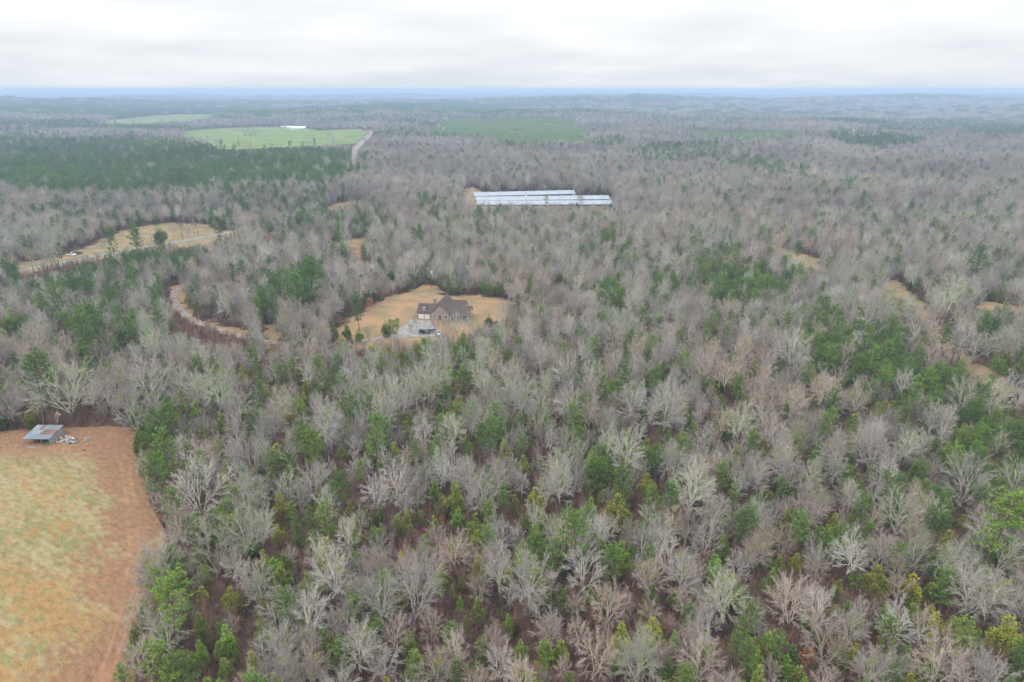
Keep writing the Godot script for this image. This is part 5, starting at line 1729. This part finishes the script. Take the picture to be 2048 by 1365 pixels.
	for b in [[930, 545, 90, 26, 300], [1000, 575, 60, 18, 120], [850, 570, 30, 14, 40], [610, 462, 50, 14, 160], [680, 470, 55, 12, 160], [600, 445, 50, 12, 90], [710, 440, 40, 14, 80], [560, 640, 30, 14, 50], [400, 620, 30, 16, 40], [790, 600, 50, 10, 50], [1780, 690, 50, 60, 80], [1960, 700, 70, 60, 120], [1900, 760, 60, 40, 90], [1990, 830, 50, 40, 60], [470, 480, 60, 14, 60], [1560, 545, 60, 10, 60], [930, 672, 60, 8, 40]]:
		for k in b[4]:
			var a := rng.randf() * TAU
			var r := sqrt(rng.randf())
			var p := at(b[0] + cos(a) * r * b[2], b[1] + sin(a) * r * b[3])
			if on_open_ground(Vector2(p.x, p.z)):
				continue
			ss.append({"v": 0 if (b[0] < 760 or rng.randf() < 0.4) and b[0] < 1500 else 1, "p": p, "s": rng.randf_range(0.7, 1.35), "turn": rng.randf() * TAU, "tone": rng.randi() % 3})
	forest("shrub_thicket", "green and tan leafy shrubs at the edges of the clearings", "thicket", sh, ss, [Color(1, 1, 1), Color(0.8, 0.85, 0.8), Color(1.15, 1.1, 0.95)], "shrubs")

	# ---- grass tufts on the hayfield
	var tufts := []
	for v in 2:
		var mb := MB.new()
		for k in 16:
			var a := rng.randf() * TAU
			var p := Vector3(cos(a), 0, sin(a)) * rng.randf() * 0.22
			var d := Vector3(cos(a) * 0.5, 1, sin(a) * 0.5) + Vector3(rng.randf_range(-0.4, 0.4), 0, rng.randf_range(-0.4, 0.4))
			mb.blade(p, d.normalized() * rng.randf_range(0.07, 0.17), Vector3(-sin(a), 0, cos(a)), 0.03, Color.WHITE, Color(1.15, 1.12, 1.05))
		tufts.append(mb.mesh(M.bark))
	var root := base("field_grass", Vector3.ZERO)
	tag(root, "tufts of tan and orange grass all over the hayfield", "grass", "", "stuff")
	var where := [[], []]
	var hb := bounds(G.hay)
	for k in 120000:
		var p2 := hb.position + Vector2(rng.randf(), rng.randf()) * hb.size
		if p2.y > -62.0 or p2.x < p2.y * 0.95 or not Geometry2D.is_point_in_polygon(p2, G.hay):
			continue
		if seg_dist(p2, field_track) < 1.6 and rng.randf() < 0.75:
			continue
		where[k % 2].append(p2)
	for v in 2:
		var mm := MultiMesh.new()
		mm.transform_format = MultiMesh.TRANSFORM_3D
		mm.use_colors = true
		mm.instance_count = where[v].size()
		mm.mesh = tufts[v]
		for k in where[v].size():
			var p2: Vector2 = where[v][k]
			var s := rng.randf_range(0.26, 0.6) * (1.0 + 0.4 * n_fine.get_noise_2d(p2.x * 6.0, p2.y * 6.0))
			mm.set_instance_transform(k, Transform3D(Basis(Vector3.UP, rng.randf() * TAU).scaled(Vector3.ONE * s), Vector3(p2.x, T(p2.x, p2.y) + 0.05, p2.y)))
			var c := field_color(p2.x, p2.y) * rng.randf_range(0.95, 1.35)
			c.a = 1.0
			mm.set_instance_color(k, c)
		var mi := MultiMeshInstance3D.new()
		mi.name = "tufts"
		mi.multimesh = mm
		root.add_child(mi, true)
		mi.set_meta("kind", "stuff")
	# the white-blossomed tree in the middle distance
	var wt := base("blossoming_tree", at(605, 399, 5.0))
	tag(wt, "white-blossomed tree among dark cedars in the middle distance", "tree")
	var gt := grow_bare(11.0, 5.0, 0.25, 22, 4, 4, 2)
	build(gt[0], "trunk", M.bark, wt)
	build(gt[1], "crown", M.twig, wt)
	var bl := MB.new()
	for k in 2600:
		var dir := wander(Vector3.UP * 0.5, 1.0)
		var c := Vector3(0, 6.5, 0) + dir * Vector3(5.0, 4.2, 5.0) * rng.randf_range(0.55, 1.0)
		bl.blade(c, wander(dir, 0.9) * 0.3, dir.cross(wander(Vector3.UP, 0.9)).normalized(), 0.13, Color(0.62, 0.60, 0.57), Color(0.70, 0.68, 0.66))
	build(bl, "blossoms", M.leaf, wt)
	# russet, leaf-holding saplings
	var russet := 0
	for t in [[1208, 1030, 10], [882, 788, 9], [1615, 1322, 14], [548, 822, 9], [1340, 1052, 11], [888, 1103, 10], [1410, 1120, 10], [740, 612, 8], [1060, 628, 8], [820, 815, 9], [1500, 790, 8], [1745, 835, 8]]:
		var p := at(t[0], t[1], 2.5)
		var s := clampf(t[2] * p.distance_to(EYE) / FOCAL / 1.3, 0.7, 1.7)
		var o := base("russet_sapling", p, t[0])
		o.scale = Vector3.ONE * s
		var q := px_of(p)
		russet += 1
		tag(o, "russet leaf-holding sapling %s" % ["below the yellow-olive cedar at the centre", "left of the lone round pine at mid-height", "at the bottom edge, right of centre", "left of the bronze olive cedar, left of centre", "in the reddish gap right of centre", "beside the big pale round tree near bottom centre", "near the low bright cedar at lower right", "by the dark cedar left of the house", "in the woods right of the house", "below the house, left of centre", "left of the right-hand pines, mid-height", "under the right-hand pine stand"][russet - 1], "sapling", "russet saplings in the woods")
		var sm := grow_brush(4.6, 3, 16, 0, Color.WHITE, Color.WHITE, 0.1, 0.35)
		build(sm, "stems", M.twig, o)
		var lf := MB.new()
		for k in 420:
			var d := wander(Vector3.UP * 0.3, 1.0)
			var c := Vector3(0, 2.7, 0) + d * Vector3(1.3, 1.9, 1.3) * rng.randf_range(0.4, 1.0)
			lf.blade(c, wander(d, 0.9) * 0.26, d.cross(wander(Vector3.UP, 0.9)).normalized(), 0.09, Color(0.30, 0.12, 0.05), Color(0.37, 0.19, 0.09))
		build(lf, "dry_leaves", M.leaf, o)

func k_mod(a: int, b: int) -> int:
	return a % b

func label_trees(picked: Dictionary) -> void:
	var flat := []
	for k in picked:
		flat.append_array(picked[k])
	var word := func(t: Dictionary) -> String:
		return {"bare": bare_word, "pine": pine_word, "cedar": cedar_word}[t.kind][t.tone]
	var noun := {"bare": "bare tree", "pine": "pine", "cedar": "cedar"}
	var groups := {}
	for t in flat:
		var q: Vector2 = t.q
		var size := ""
		if t.kind == "bare":
			size = "tall " if t.tall > 17.5 else "low " if t.tall < 11.0 else "broad " if bare[t.v].r * t.s > 4.9 else "narrow " if bare[t.v].r * t.s < 2.9 else ""
		elif t.kind == "pine":
			size = "tall " if t.tall > 16.0 else "young " if t.tall < 10.0 else ""
		else:
			size = "big " if t.tall > 9.0 else "small " if t.tall < 6.2 else ""
		# what stands next to it
		var best := 45.0
		var beside := ""
		for o in flat:
			if o.kind == t.kind and t.kind == "bare" or o == t:
				continue
			var dd: float = (o.q as Vector2).distance_to(q)
			if dd < best and word.call(o) != word.call(t):
				best = dd
				beside = " by %s %s" % [word.call(o), noun[o.kind]]
		t.label = "%s%s %s%s, %s, %s" % [size, word.call(t), noun[t.kind], beside, col_word(q.x), row_word(q.y)]
		if not groups.has(t.label):
			groups[t.label] = []
		groups[t.label].append(t)
	var order := ["leftmost", "second from left", "third from left", "fourth from left", "fifth from left", "sixth from left", "seventh from left", "eighth from left", "ninth from left", "tenth from left"]
	for l in groups:
		var g: Array = groups[l]
		if g.size() == 1:
			continue
		g.sort_custom(func(a, b): return a.q.x < b.q.x)
		for k in g.size():
			var pre: String = ("left one, " if k == 0 else "right one, ") if g.size() == 2 else ("rightmost, " if k == g.size() - 1 else order[mini(k, 9)] + ", ")
			var whole: String = pre + l
			g[k].label = whole if whole.split(" ").size() <= 16 else whole.replace("tall ", "").replace("broad ", "").replace("narrow ", "").replace("low ", "").replace(" by ", " at ").replace("just below middle", "mid-height")
